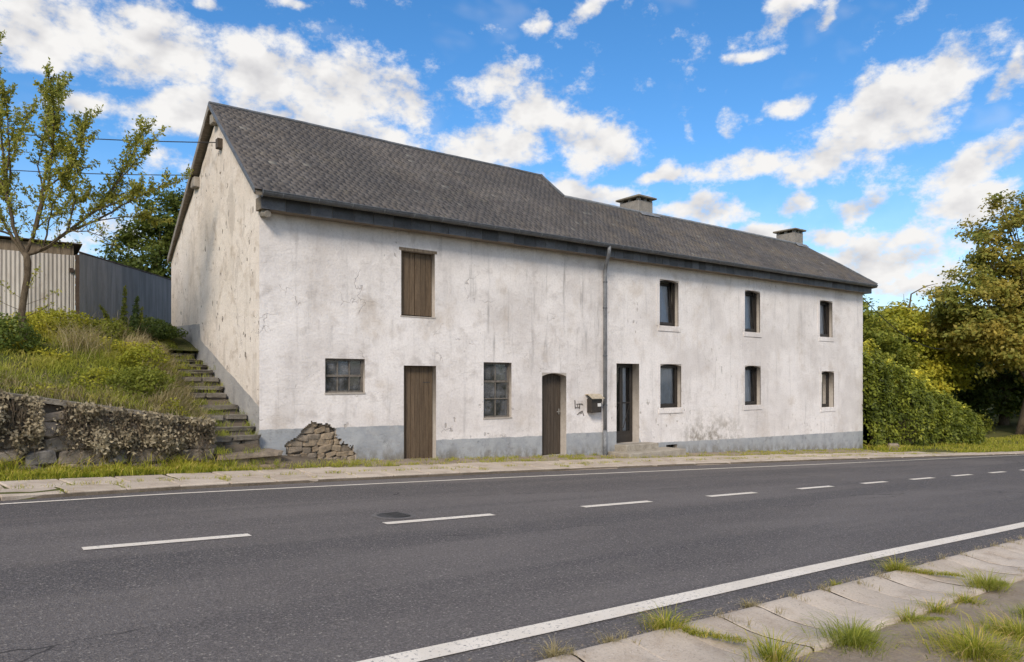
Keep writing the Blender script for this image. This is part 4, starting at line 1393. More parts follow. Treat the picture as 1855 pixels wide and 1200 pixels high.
# ---- letter box hung on the wall beside the downpipe
lb = empty('letter_box', (8.28, -.10, .92))
tag(lb, 'small brown letter box with pitched roof beside the downpipe', 'letter box')
MB().box(8.06, 8.40, -.19, -.018, .93, 1.28).build('body', M['mail_brown'], lb, .006)
rf = MB(); rf.prism([(-.25, 1.27), (-.25, 1.295), (-.09, 1.395), (-.006, 1.385), (-.006, 1.36), (-.09, 1.37)], 'x', 8.02, 8.44)
rf.build('roof', M['mail_roof'], lb)
MB().box(8.05, 8.41, -.2005, -.1905, 1.19, 1.265).build('flap', M['frame_black'], lb)
MB().box(8.26, 8.38, -.1945, -.1905, 1.08, 1.16).build('name_plate', M['paper'], lb)

# ---------------------------------------------------------------- pavements
SLOPE = math.atan(0.047)


def slab_mesh(lx, ly, h):
    import bmesh
    bm = bmesh.new()
    bmesh.ops.create_cube(bm, size=1.0)
    for v in bm.verts:
        v.co = Vector((v.co.x * lx, v.co.y * ly, v.co.z * h))
        v.co += Vector((random.uniform(-.012, .012), random.uniform(-.012, .012), random.uniform(-.005, .005)))
    bmesh.ops.bevel(bm, geom=list(bm.edges), offset=.014, segments=1, affect='EDGES', clamp_overlap=True)
    me = bpy.data.meshes.new('paving_slab')
    bm.to_mesh(me); bm.free()
    me.materials.append(M['slab'])
    return me


pavement = MB()
pv = []
pxs = axis([(-30, -8, 4), (-8, 32, .8), (32, 60, 4)])
pvv, pvq = [], []
for x in pxs:
    e = lerp_tab(FAR_EDGE, x)
    w = 1.35
    for y, dz in ((e - .01, -.12), (e, .018), (e + w, .018), (e + w + .02, -.1)):
        pvv.append((x, y, pave_z(x, y) - .012 + (dz - .018)))
for i in range(len(pxs) - 1):
    for k in range(3):
        pvq.append((i * 4 + k, (i + 1) * 4 + k, (i + 1) * 4 + k + 1, i * 4 + k + 1))
pave = np_obj('pavement', pvv, pvq, None, M['dark_soil'])
tag(pave, 'narrow pavement of worn concrete slabs in front of the house', kind='structure')
KERB = [slab_mesh(.655, .50, .12) for _ in range(5)]
FLAG = [slab_mesh(.655, .70, .10) for _ in range(6)]
x = -10.0
while x < 34:
    e = lerp_tab(FAR_EDGE, x + .33)
    yaw = math.atan((lerp_tab(FAR_EDGE, x + .66) - lerp_tab(FAR_EDGE, x)) / .66)
    xc = x + .335
    yc = e + .26
    put('paving_slab', random.choice(KERB), (xc, yc, pave_z(xc, yc) - .06 + .012 + random.uniform(-.004, .004)), (1, 1, 1), pave,
        (random.uniform(.03, .05), SLOPE + random.uniform(-.006, .006), yaw + random.uniform(-.01, .01)))
    yc = e + .52 + .37
    xc += random.choice((0, .1, .25)) * 0 + .12
    if x < 24:
        put('paving_slab', random.choice(FLAG), (xc, yc, pave_z(xc, yc) - .05 + .006 + random.uniform(-.007, .007)), (1, 1, 1), pave,
            (.022 + random.uniform(-.012, .012), SLOPE + random.uniform(-.012, .012), yaw + random.uniform(-.02, .02)))
    x += .672

# dished gutter slabs on the near side
near = MB()
nv, nq = [], []
for x in axis([(-30, -8, 4), (-8, 30, 1), (30, 60, 5)]):
    for y in (-10.055, -10.76):
        nv.append((x, y, zr(x) - .040))
for i in range(len(nv) // 2 - 1):
    nq.append((2 * i, 2 * i + 1, 2 * i + 3, 2 * i + 2))
channel = np_obj('drain_channel', nv, nq, None, M['dark_soil'])
tag(channel, 'row of dished concrete gutter slabs along the near road edge', kind='structure')


def dish_mesh(w):
    prof = [(0, -.06), (0, .016), (.02, .024), (.07, .022), (.16, .006), (.26, -.008), (.36, -.012), (.48, -.007), (.58, .004), (.655, .011), (.67, .002), (.67, -.06)]
    v, q = [], []
    nseg = 6
    sk = random.uniform(-.012, .012)
    for i in range(nseg + 1):
        x = (-w / 2, -w / 2 + .004, -w / 2 + .011, 0, w / 2 - .011, w / 2 - .004, w / 2)[i]
        end = (.005, .0012, .0, 0, .0, .0012, .005)[i]
        for y, z in prof:
            v.append((x + sk * y, -y, z - end + random.uniform(-.0015, .0015)))
    n = len(prof)
    for i in range(nseg):
        for k in range(n - 1):
            q.append((i * n + k, i * n + k + 1, (i + 1) * n + k + 1, (i + 1) * n + k))
    q = [tuple(reversed(f)) for f in q]
    me = np_mesh(v, q, None, None, [M['slab']], None, False)
    for side in (0, nseg):
        pass
    me.name = 'gutter_slab'
    return me


DISH = [dish_mesh(.4195) for _ in range(6)]
x = -9.0
while x < 22:
    put('gutter_slab', random.choice(DISH), (x + .21, -10.065 + random.uniform(-.008, .008), zr(x + .21) + random.uniform(-.004, .004)), (1, 1, 1), channel,
        (random.uniform(-.010, .010), SLOPE + random.uniform(-.004, .004), random.uniform(-.003, .003)))
    x += .428

# ---------------------------------------------------------------- bank, retaining wall, stairs
bxs = axis([(-30, -10, 2), (-10, -6, .5), (-6, 0.0, .12)])
bys = axis([(-.40, 6, .14), (6, 12.5, .5)])
bv = [(x, y, bank_z(x, y)) for y in bys for x in bxs]
nb = len(bxs)
bq = []
for j in range(len(bys) - 1):
    for i in range(nb - 1):
        xm, ym = (bxs[i] + bxs[i + 1]) / 2, (bys[j] + bys[j + 1]) / 2
        if xm > -.84 and ym < 3.7: continue
        bq.append((j * nb + i, j * nb + i + 1, (j + 1) * nb + i + 1, (j + 1) * nb + i))
bank = np_obj('bank', bv, bq, None, M['turf'], None, None, True)
tag(bank, 'steep overgrown bank behind the stone retaining wall', kind='structure')

wall = empty('retaining_wall', (-4, -.45, .4))
tag(wall, 'low dry stone retaining wall half covered in withered ivy', 'wall')
core = MB()
wx = axis([(-16, -6, 1), (-6, -.95, .5)])
vs, fs = [], []
for x in wx:
    zt = wall_top(x) - .05
    vs += [(x, -.50, zr(x) - .2), (x, -.42, zt), (x, -.15, zt), (x, -.15, zr(x) - .2)]
for i in range(len(wx) - 1):
    o = 4 * i
    fs += [(o, o + 4, o + 5, o + 1), (o + 1, o + 5, o + 6, o + 2)]
e4 = 4 * (len(wx) - 1)
fs += [(e4, e4 + 3, e4 + 2, e4 + 1)]
core.add(vs, fs).build('mortar_bed', M['mortar'], wall)
z_off = 0.0
while z_off < 1.35:
    h = random.uniform(.15, .27)
    x = -7.4 + random.uniform(0, .3)
    while x < -.96:
        w = random.uniform(.22, .52)
        if x + w > -.93: w = max(-.93 - x, .12)
        cx_ = x + w / 2
        base = zr(cx_) - .02
        hh = h * random.uniform(.85, 1.08)
        zc = base + z_off + h / 2
        if zc + h * .45 < wall_top(cx_) - .03:
            put('stone', random.choice(WALL_ST), (cx_, -.475 + .05 * (z_off), zc), (w * .99, .22, hh), wall, (random.uniform(-.06, .06), random.uniform(-.13, .13), random.uniform(-.06, .06)))
        x += w
    z_off += h * .97
# the return beside the stairs
for zz in (.35, .55, .75):
    for yy in (-.3, .0):
        put('stone', random.choice(WALL_ST), (-.96, yy, zz), (.2, .32, .2), wall, (0, 0, random.uniform(-.1, .1)))
x = -8
while x < -1.0:
    w = random.uniform(.4, .75)
    cx_ = x + w / 2
    put('coping_stone', random.choice(TREAD_ST), (cx_, -.36 + random.uniform(-.02, .02), wall_top(cx_) + .005), (w * .98, .40, .085), wall, (random.uniform(-.04, .04), math.atan(.175) if cx_ > -5 else .05, random.uniform(-.04, .04)))
    x += w

stairs = empty('stone_stairs', (-.45, 0, .3))
tag(stairs, 'worn mossy stone stairs climbing beside the gable wall', 'stairs')
STEPS = [(-.84, .30), (-.66, .50), (-.14, .76), (.15, .90), (.52, 1.10), (1.0, 1.26), (1.65, 1.48), (1.88, 1.61), (2.12, 1.79), (2.5, 1.94), (2.92, 2.06), (3.25, 2.17), (3.75, 2.32), (4.2, 2.45)]
for i in range(len(STEPS) - 1):
    y0, zt = STEPS[i]
    y1 = STEPS[i + 1][0]
    zb = STEPS[i - 1][1] if i else .08
    xr = (.22 if i == 0 else .16 if i == 1 else -.03 - .029 * y0)
    xl = -.98 + .02 * i + random.uniform(-.05, .1)
    dep = y1 - y0 + .12
    th = min(.085, (zt - zb) * .5)
    cuts = [xl, xl + (xr - xl) * random.uniform(.35, .65), xr] if i % 2 == 0 else [xl, xr]
    tread_me = TREAD_ST if i > 1 else LOW_ST
    for a, b in zip(cuts, cuts[1:]):
        put('tread', random.choice(tread_me), ((a + b) / 2, y0 + dep / 2 - .03, zt - th / 2), (b - a - .006, dep, th), stairs, (random.uniform(-.03, .05), random.uniform(-.04, .04), random.uniform(-.06, .06)))
    n = random.choice((2, 3))
    ed = [xl + .02 + (xr - xl - .02) * k / n for k in range(n + 1)]
    for a, b in zip(ed, ed[1:]):
        hh = zt - th - zb + .05
        put('riser_stone', random.choice(STEP_ST if i > 1 else LOW_ST), ((a + b) / 2, y0 + .13, zb + hh / 2 - .03), (b - a - .008, .20, hh), stairs, (0, random.uniform(-.04, .04), random.uniform(-.05, .05)))
# earth body under the steps
eb = MB()
prof = [(-.70, .0)] + [(y + .12, z - .10) for y, z in STEPS] + [(4.9, 2.5), (4.9, .0)]
eb.prism(prof, 'x', -.92, -.06)
eb.build('earth_core', M['dark_soil'], stairs)

# heap of soil at the foot of the wall below the bare patch
mound_v, mound_q = [], []
mxs = list(np.linspace(-.25, 2.3, 40)); mys = list(np.linspace(-1.15, .03, 20))
for y in mys:
    for x in mxs:
        top = float(np.interp(x, [-.25, .0, .5, 1.3, 1.9, 2.3], [.42, .40, .35, .22, .12, .02]))
        g = pave_z(x, y)
        t = sstep(-1.15, -.15, y) * sstep(-.25, -.12, x) if x < -.1 else sstep(-1.1, -.12, y)
        zz = g - .03 + (top - g + .03) * t + .025 * mnoise.noise(Vector((x * 4, y * 4, 2)))
        mound_v.append((x, y, zz))
for j in range(len(mys) - 1):
    for i in range(len(mxs) - 1):
        mound_q.append((j * 40 + i, j * 40 + i + 1, (j + 1) * 40 + i + 1, (j + 1) * 40 + i))
mound = np_obj('soil_mound', mound_v, mound_q, None, M['dark_soil'], None, None, True)
tag(mound, 'brown soil banked against the wall below the bare stones', kind='structure')


# ---------------------------------------------------------------- shed and fence
def corrugated(p0, p1, z0, z1a, z1b, pitch=.076, amp=.011):
    p0, p1 = Vector((*p0, 0)), Vector((*p1, 0))
    d = (p1 - p0); L = d.length; d.normalize()
    nrm = Vector((d.y, -d.x, 0))
    n = max(6, int(L / pitch * 8))
    v, q = [], []
    for k in range(n + 1):
        s = L * k / n
        o = amp * math.sin(2 * math.pi * s / pitch)
        p = p0 + d * s + nrm * o
        zt = z1a + (z1b - z1a) * k / n
        v += [(p.x, p.y, z0), (p.x, p.y, zt)]
    for k in range(n):
        q.append((2 * k, 2 * k + 2, 2 * k + 3, 2 * k + 1))
    return v, q


FA, FBp = Vector((-2.19, 4.98)), Vector((0.75, 9.75))
fence = empty('corrugated_fence', (FA.x, FA.y, 2.9))
tag(fence, 'grey galvanised corrugated fence behind the gable', 'fence')
nsh = 7
for k in range(nsh):
    a = FA + (FBp - FA) * (k / nsh); b = FA + (FBp - FA) * ((k + 1.04) / nsh)
    za, zb = 4.47 + .17 * k / nsh, 4.47 + .17 * (k + 1) / nsh
    sh_off = Vector((.006, -.004)) * (k % 2)
    v, q = corrugated(a + sh_off, b + sh_off, 2.6, za + random.uniform(-.008, .008), zb + random.uniform(-.008, .008))
    np_obj('sheet', v, q, None, M['sheet_grey'], fence, None, True)
rl = MB(); rl.tube([(FA.x, FA.y, 4.485), (FBp.x, FBp.y, 4.655)], .022, 6); rl.build('top_rail', M['post'], fence)
MB().box(FA.x - .07, FA.x + .0, FA.y - .06, FA.y + .01, 2.5, 4.42).build('post', M['post'], fence)

shed = empty('tin_shed', (-4.5, 5.2, 2.9))
tag(shed, 'weathered whitish corrugated shed behind the young tree', 'shed')
x = -7.2
while x < -2.33:
    xb = min(x + .84, -2.28)
    v, q = corrugated((x, 5.12 - .02 * x * 0), (xb + .03, 5.12), 2.5, 4.40 + .014 * (x + 4), 4.40 + .014 * (xb + 4))
    np_obj('sheet', v, q, None, M['sheet_white'], shed, None, True)
    x += .81
x = -7.2
while x < -2.3:
    xb = min(x + random.uniform(.16, .24), -2.27)
    MB().box(x + .003, xb - .003, 5.135, 5.16 + random.uniform(0, .008), 4.30, 4.62 + .012 * (x + 4)).build('board', M['rust_wood'], shed)
    x = xb
    if xb >= -2.28: break
MB().prism([(5.04, 4.662), (5.04, 4.680), (8.0, 4.30), (8.0, 4.27)], 'x', -7.4, -2.12).build('roof', M['post'], shed)
sw = MB(); sw.add([(-2.26, 5.16, 2.5), (-2.26, 7.9, 2.5), (-2.26, 7.9, 4.25), (-2.26, 5.16, 4.62)], [(0, 1, 2, 3)])
sw.add([(-7.2, 7.9, 2.5), (-2.26, 7.9, 2.5), (-2.26, 7.9, 4.25), (-7.2, 7.9, 4.25)], [(0, 1, 2, 3)])
sw.build('side_wall', M['rust_wood'], shed)
MB().box(-2.36, -2.28, 5.07, 5.10, 4.05, 4.14).build('latch', M['post'], shed)


# ---------------------------------------------------------------- foliage builders
def leaves_np(P, size, nrm=None, spread=1.0, aspect=.55, fold=.25):
    """one folded four-sided leaf at each point"""
    n = len(P)
    size = np.broadcast_to(size, (n,)).astype(float)
    d = rng.normal(size=(n, 3))
    d /= np.linalg.norm(d, axis=1)[:, None]
    nr = rng.normal(size=(n, 3)) * spread
    if nrm is not None:
        nr = nr + nrm
    nr /= np.linalg.norm(nr, axis=1)[:, None] + 1e-9
    d = d - nr * np.sum(d * nr, axis=1)[:, None]
    d /= np.linalg.norm(d, axis=1)[:, None] + 1e-9
    s = np.cross(nr, d)
    L = size[:, None]
    W = L * aspect * .5
    mid = P + d * L * .45
    up = nr * L * fold * .5
    V = np.stack([P, mid + s * W + up, P + d * L, mid - s * W + up], axis=1).reshape(-1, 3)
    Q = np.arange(4 * n).reshape(n, 4)
    return V, Q


def blades_np(B, h, w, lean, dirs=None, curl=.5):
    """tapered bent grass blades"""
    n = len(B)
    h = np.broadcast_to(h, (n,)).astype(float)[:, None]
    w = np.broadcast_to(w, (n,)).astype(float)[:, None]
    lean = np.broadcast_to(lean, (n,)).astype(float)[:, None]
    if dirs is None:
        a = rng.uniform(0, 2 * np.pi, n)
        dirs = np.stack([np.cos(a), np.sin(a), np.zeros(n)], 1)
    f = rng.uniform(0, 2 * np.pi, n)
    s = np.stack([np.cos(f), np.sin(f), np.zeros(n)], 1)
    up = np.array([[0, 0, 1.0]])
    c1 = B + up * h * .55 + dirs * h * lean * .35
    c2 = B + up * h * .88 * (1 - lean * curl * .4) + dirs * h * lean * .95
    c3 = B + up * h * (1 - lean * curl * .7) + dirs * h * lean * 1.55
    V = np.stack([B - s * w / 2, B + s * w / 2, c1 - s * w * .42, c1 + s * w * .42, c2 - s * w * .26, c2 + s * w * .26, c3], axis=1).reshape(-1, 3)
    o = (np.arange(n) * 7)[:, None]
    Q = np.concatenate([o + np.array([[0, 1, 3, 2]]), o + np.array([[2, 3, 5, 4]])], axis=1).reshape(-1, 4)
    T = o + np.array([[4, 5, 6]])
    return V, Q, T


def blade_obj(name, B, h, w, lean, mat, parent=None, dirs=None, curl=.5, tint=None):
    V, Q, T = blades_np(B, h, w, lean, dirs, curl)
    n = len(B)
    t = rng.beta(2, 2.2, n) if tint is None else tint
    ti = np.concatenate([np.stack([np.clip(t - .08, 0, 1), np.clip(t + .08, 0, 1)], 1).ravel(), np.clip(t + .28, 0, 1)])
    return np_obj(name, V, Q, T, mat, parent, ti)


# ---- grass on the bank
def sample_bank(n, x0, x1, y0, y1, dens=None):
    out = []
    while len(out) < n:
        x, y = rng.uniform(x0, x1), rng.uniform(y0, y1)
        if x > -.88 and y < 3.75: continue
        if dens is not None and rng.uniform() > dens(x, y): continue
        out.append((x, y, bank_z(x, y) - .015))
    return np.array(out)


def clump(x, y, s=1.6, z=0.0):
    return mnoise.noise(Vector((x * s, y * s, z))) * .5 + .5


B = sample_bank(34000, -7.5, -.5, -.35, 5.2, lambda x, y: .25 + .75 * sstep(.4, .65, clump(x, y)))
cl = np.array([clump(p[0], p[1], 1.1, 4) for p in B])
hh = .06 + .17 * cl * rng.uniform(.5, 1.2, len(B))
o = blade_obj('bank_grass', B, hh, rng.uniform(.007, .013, len(B)), rng.uniform(.15, .8, len(B)), M['grass'], None, None, .5, np.clip(rng.beta(2, 2, len(B)) * .55 + .55 * cl - .03, 0, 1))
tag(o, 'long green and yellow grass growing over the bank', 'grass', kind='stuff')
B1 = sample_bank(5200, -7.0, -.95, -.38, .55, lambda x, y: (.2 + .8 * sstep(.35, .6, clump(x, y, 2.0, 7))) * (1 - .8 * sstep(-.1, .5, y)))
B2 = sample_bank(3000, -1.75, -.86, -.2, 3.4, lambda x, y: .2 + .8 * sstep(.45, .6, clump(x, y, 2.2, 9)))
B3 = sample_bank(420, -3.0, -2.05, 1.3, 2.5, lambda x, y: math.exp(-((x + 2.5) ** 2 + (y - 1.95) ** 2) / .12))
B4 = sample_bank(350, -3.0, -1.0, 2.6, 5.0, None)
B = np.concatenate([B1, B2, B3, B4])
hh = np.concatenate([rng.uniform(.07, .2, len(B1)), rng.uniform(.12, .34, len(B2)), rng.uniform(.3, .62, len(B3)), rng.uniform(.2, .5, len(B4))])
dr = np.zeros((len(B), 3)); a = rng.uniform(0, 2 * np.pi, len(B)); dr[:, 0] = np.cos(a); dr[:, 1] = np.sin(a)
k0 = len(B1); k1 = k0 + len(B2)
dr[k0:k1, 0] = rng.uniform(.2, 1, len(B2)); dr[k0:k1, 1] = rng.uniform(-1, .3, len(B2))
o = blade_obj('dry_grass', B, hh, rng.uniform(.004, .009, len(B)), rng.uniform(.1, .85, len(B)), M['grass_dry'], None, dr)
tag(o, 'straw-coloured dry grass along the wall top and stairs', 'grass', kind='stuff')

Bw = sample_bank(15000, -6.5, -.9, -.3, 5.2, lambda x, y: .04 + .96 * sstep(.50, .66, clump(x, y, 1.5, 12)))
up_ = np.array([sstep(.5, .8, clump(p[0], p[1], 1.5, 12)) for p in Bw])
Bw[:, 2] += .02 + (.05 + .22 * up_) * rng.uniform(0, 1, len(Bw))
V, Q = leaves_np(Bw, rng.uniform(.03, .075, len(Bw)), np.array([[0, -.3, 1.0]]), .6, .6, .3)
o = np_obj('bank_weeds', V, Q, None, M['leaf_yellow'], None, np.clip(rng.beta(2, 2.4, len(Bw)) * .7 + .35 * up_, 0, 1))
tag(o, 'broad-leaved yellow-green weeds spreading over the bank', 'weeds', kind='stuff')

# ---- bright verge below the wall
n = 15000
X = rng.uniform(-8, -.35, n); e = np.interp(X, [t[0] for t in FAR_EDGE], [t[1] for t in FAR_EDGE])
y_lo = e + 1.30
Y = y_lo + (-.52 - y_lo) * rng.uniform(0, 1, n) ** 1.0
keep = (X < -.95) | (Y < -.95)
keep &= np.array([rng.uniform() < .35 + .65 * sstep(.35, .6, clump(x, y, 2.4, 2)) for x, y in zip(X, Y)])
X, Y = X[keep], Y[keep]
B = np.array([(x, y, ground_z(x, y) - .01) for x, y in zip(X, Y)])
cl = np.array([clump(x, y, 3.0, 6) for x, y in zip(X, Y)])
o = blade_obj('verge_grass', B, .05 + .17 * cl * rng.uniform(.5, 1.2, len(B)), rng.uniform(.007, .014, len(B)), rng.uniform(.1, .8, len(B)), M['grass_bright'], None, None, .5, np.clip(rng.beta(2, 3, len(B)) + .2 * cl - .1, 0, 1))
tag(o, 'bright green grass strip between pavement and stone wall', 'grass', kind='stuff')

n = 2600
X = rng.uniform(-7.5, -.6, n); Y = -.62 - np.abs(rng.normal(size=n)) * .10
kk = np.array([rng.uniform() < .15 + .85 * sstep(.45, .65, clump(x, 0, 1.7, 15)) for x in X])
X, Y = X[kk], Y[kk]
B = np.array([(x, y, ground_z(x, y) - .01) for x, y in zip(X, Y)])
o = blade_obj('wall_foot_weeds', B, rng.uniform(.12, .36, len(B)), rng.uniform(.006, .013, len(B)), rng.uniform(.1, .9, len(B)), M['grass_bright'])
tag(o, 'taller green weeds at the foot of the stone wall', 'weeds', kind='stuff')

# ---- withered ivy over the retaining wall
def ivy_low(x):
    return wall_top(x) - (.22 + .75 * clump(x, 0, 1.3, 3) + .38 * (clump(x, 0, 5.5, 8) - .3)) * (1 - .55 * sstep(-1.9, -1.0, x))
pts, tt = [], []
while len(pts) < 14000:
    x = rng.uniform(-7.2, -.95)
    zt = wall_top(x) + .03
    zl = ivy_low(x)
    if -3.32 < x < -3.02 and rng.uniform() < .93: continue
    z = zt - (zt - zl) * rng.uniform() ** 1.1
    if rng.uniform() > .28 + .72 * sstep(.36, .62, clump(x * 1.3, z * .8, 3.5, 5)): continue
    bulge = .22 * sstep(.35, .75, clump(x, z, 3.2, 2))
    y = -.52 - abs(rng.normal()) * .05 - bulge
    pts.append((x, y, z)); tt.append(np.clip(rng.beta(2, 2.2) * .7 + .35 * clump(x, z, 5, 1) - .12 + (-y - .57) * 1.9, 0, 1))  # inner leaves tinted darker, outer paler: shade between them put into the colour
P = np.array(pts)
V, Q = leaves_np(P, rng.uniform(.025, .085, len(P)), np.array([[0, -.6, .1]]), 1.0, .55, .6)
ivy = empty('withered_ivy', (-4, -.55, 1.3))
tag(ivy, 'mat of withered grey-brown ivy hanging over the retaining wall', 'ivy')
np_obj('leaves', V, Q, None, M['ivy'], ivy, np.array(tt))
vm = MB()
for k in range(420):
    x = rng.uniform(-7, -1.0)
    if -3.3 < x < -3.05: continue
    zt = wall_top(x) - rng.uniform(0, .3)
    ln = rng.uniform(.3, .75)
    p = [(x + rng.uniform(-.05, .05) * i, -.56 - .03 * math.sin(i) - rng.uniform(0, .08), zt - ln * i / 4) for i in range(5)]
    vm.tube(p, [.006, .006, .005, .004, .003], 4, False)
vm.build('stems', M['bark'], ivy)


# ---- bushes and plants on the bank
def shell_points(c, r, n, inner=.55):
    d = rng.normal(size=(n, 3)); d /= np.linalg.norm(d, axis=1)[:, None]
    rad = inner + (1 - inner) * rng.uniform(0, 1, n) ** .6
    bump_ = np.array([.55 + .80 * (mnoise.noise(Vector((q[0] * 2.6, q[1] * 2.6, q[2] * 2.6 + c[2]))) * .5 + .5) for q in d])
    return np.array(c) + d * np.array(r) * (rad * bump_)[:, None], d


def bush(name, label, c, r, n, size, mat, cat='bush', base_z=None, stems=7, group=None):
    root = empty(name, (c[0], c[1], base_z if base_z is not None else c[2] - r[2]))
    tag(root, label, cat, group)
    P, d = shell_points(c, r, n)
    P[:, 2] = np.maximum(P[:, 2], (base_z if base_z is not None else c[2] - r[2]) + .01)
    V, Q = leaves_np(P, rng.uniform(size * .7, size * 1.3, n), d * .8 + np.array([[0, 0, .5]]), .8)
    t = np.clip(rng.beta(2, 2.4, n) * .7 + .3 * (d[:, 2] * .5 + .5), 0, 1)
    np_obj('foliage', V, Q, None, mat, root, t)
    sm = MB()
    for k in range(stems):
        a = rng.uniform(0, 6.28)
        b0 = Vector((c[0] + .1 * math.cos(a) * r[0], c[1] + .1 * math.sin(a) * r[1], root.location.z - .05))
        tip_ = Vector((c[0] + math.cos(a) * r[0] * rng.uniform(.3, .8), c[1] + math.sin(a) * r[1] * rng.uniform(.3, .8), c[2] + r[2] * rng.uniform(-.1, .7)))
        md = b0.lerp(tip_, .5) + Vector((0, 0, .05))
        th = max(.004, .012 * r[0])
        sm.tube([b0, md, tip_], [th * 1.6, th, th * .4], 5, False)
    sm.build('stems', M['bark'], root)
    return root


bush('low_bush', 'dark green leafy bush behind the middle of the stone wall', (-1.86, .42, 1.66), (.56, .44, .30), 3000, .055, M['leaf_mid'], base_z=1.40)
bush('low_bush', 'shadowy green bush at the foot of the young tree', (-3.75, 1.75, 2.42), (.62, .6, .42), 3600, .06, M['leaf_dark'], base_z=2.15)
bush('low_bush', 'yellowish green shrub growing above the dark bush', (-1.62, 1.40, 2.10), (.42, .38, .30), 1900, .055, M['leaf_yellow'], base_z=1.85)
bush('low_bush', 'low dark leafy mat at the head of the stairs', (-.95, 4.30, 2.78), (.75, .65, .20), 3600, .06, M['leaf_dark'], base_z=2.55)
bush('low_bush', 'dark green bush against the corrugated fence by the gable', (-.75, 5.35, 2.98), (.50, .3, .22), 1700, .06, M['leaf_dark'], base_z=2.75)
bush('low_bush', 'bright leafy growth between the young tree and the shed', (-2.75, 3.4, 2.78), (.85, .7, .33), 3600, .06, M['leaf_yellow'], base_z=2.5)
bush('low_bush', 'mid-green undergrowth in front of the fence post', (-1.95, 3.3, 2.68), (.55, .5, .26), 1900, .055, M['leaf_mid'], base_z=2.45)


def spire(name, label, base, h, n, size, mat, lean=(0, 0), rad=.07):
    root = empty(name, base)
    tag(root, label, 'plant')
    b = Vector(base)
    pts = [b + Vector((lean[0] * t * t * h, lean[1] * t * t * h, h * t)) for t in (0, .25, .5, .75, 1)]
    MB().tube(pts, [.011, .010, .008, .006, .003], 5, False).build('stem', M['bark'], root)
    t = rng.uniform(.08, 1, n)
    P = np.array([[b.x + lean[0] * q * q * h, b.y + lean[1] * q * q * h, b.z + h * q] for q in t])
    a = rng.uniform(0, 6.28, n)
    out = np.stack([np.cos(a), np.sin(a), np.full(n, .4)], 1)
    P += out * (rad * (1.1 - t) * rng.uniform(.1, 1, n))[:, None]
    V, Q = leaves_np(P, size * (1.25 - t * .7), out, .5, .42)
    np_obj('leaves', V, Q, None, mat, root, rng.beta(2, 2, n))


spire('tall_weed', 'tallest upright green weed in front of the grey fence', (-1.50, 4.0, 2.70), 1.02, 300, .085, M['leaf_mid'], (.03, 0), .07)
spire('tall_weed', 'dark bushy weed to the right of the tallest one', (-1.33, 3.75, 2.62), .85, 420, .085, M['leaf_dark'], (.05, 0), .14)
spire('tall_weed', 'short weed leaning left beside the tallest one', (-1.75, 4.0, 2.72), .55, 200, .08, M['leaf_mid'], (-.35, 0), .08)
spire('tall_weed', 'slim weed nearest the gable beside the dark one', (-1.18, 4.1, 2.70), .60, 180, .07, M['leaf_mid'], (.1, 0), .07)

# ---- young tree on the bank
RT = Vector((.7895, -.6137, 0)); FWD = Vector((.6137, .7895, 0))
TB = Vector((-3.33, 2.30, 2.34))
SC = 1 / 103.0


def tp(px, py, dep=0.0):
    return TB + RT * ((px - 45) * SC) + Vector((0, 0, (622 - py) * SC)) + FWD * dep


tree = empty('young_tree', TB)
tag(tree, 'sparse young fruit tree on the bank in front of the shed', 'tree')
tr = MB()
tr.tube([tp(45, 640), tp(43, 600), tp(39, 565), tp(44, 530), tp(50, 495), tp(50, 470), tp(47, 455)], [.085, .065, .058, .053, .052, .057, .052], 10)
tr.build('trunk', M['bark'], tree, smooth=True)
LIMBS = [   # course of each limb, depth at its root and tip, radius
    ([(47, 460), (75, 445), (110, 412), (150, 372), (168, 340), (185, 300), (203, 240), (215, 195)], 0, .9, .036),
    ([(110, 412), (150, 388), (200, 345), (240, 312), (268, 290)], .20, 1.2, .024),
    ([(47, 458), (60, 412), (70, 340), (80, 260), (88, 190), (92, 128)], 0, .35, .034),
    ([(47, 458), (30, 410), (24, 340), (28, 260), (30, 190), (36, 115)], 0, -.6, .034),
    ([(45, 460), (15, 420), (-20, 370), (-40, 280), (-52, 190)], 0, .3, .032),
    ([(60, 412), (95, 345), (120, 275), (138, 215), (148, 178)], .05, -.9, .026),
    ([(60, 454), (92, 440), (128, 418), (170, 420), (208, 432), (232, 455)], .06, -.5, .018),
    ([(150, 372), (190, 358), (225, 342), (245, 330)], .33, .2, .017),
    ([(30, 410), (8, 350), (-5, 280), (0, 200), (5, 150)], -.09, .9, .026),
    ([(70, 340), (100, 300), (108, 240), (104, 185)], .12, .8, .018),
    ([(168, 340), (196, 300), (225, 262), (246, 230)], .46, .6, .016),
    ([(24, 340), (48, 290), (62, 220), (60, 160)], -.20, -1.0, .018),
    ([(95, 345), (128, 318), (160, 275), (176, 225)], -.17, -.3, .016),
    ([(15, 420), (-15, 410), (-50, 380)], .06, -.5, .02),
    ([(110, 412), (135, 360), (150, 310), (158, 262)], .20, -.5, .016),
    ([(75, 445), (95, 400), (118, 370), (150, 345), (180, 322)], .08, -.8, .016),
    ([(150, 388), (185, 378), (218, 372), (236, 380)], .38, .9, .012),
    ([(24, 340), (2, 300), (-18, 250), (-20, 205)], -.20, -.8, .016),
    ([(70, 340), (52, 290), (50, 235), (56, 190)], .12, .6, .015),
    ([(120, 275), (105, 235), (112, 190), (125, 160)], -.40, -.2, .013),
    ([(60, 412), (80, 380), (112, 350), (128, 330)], .05, .7, .015),
    ([(30, 410), (20, 380), (-10, 340), (-25, 320)], -.09, .4, .015),
]
lm = MB()
tw = MB()
LP, LT = [], []


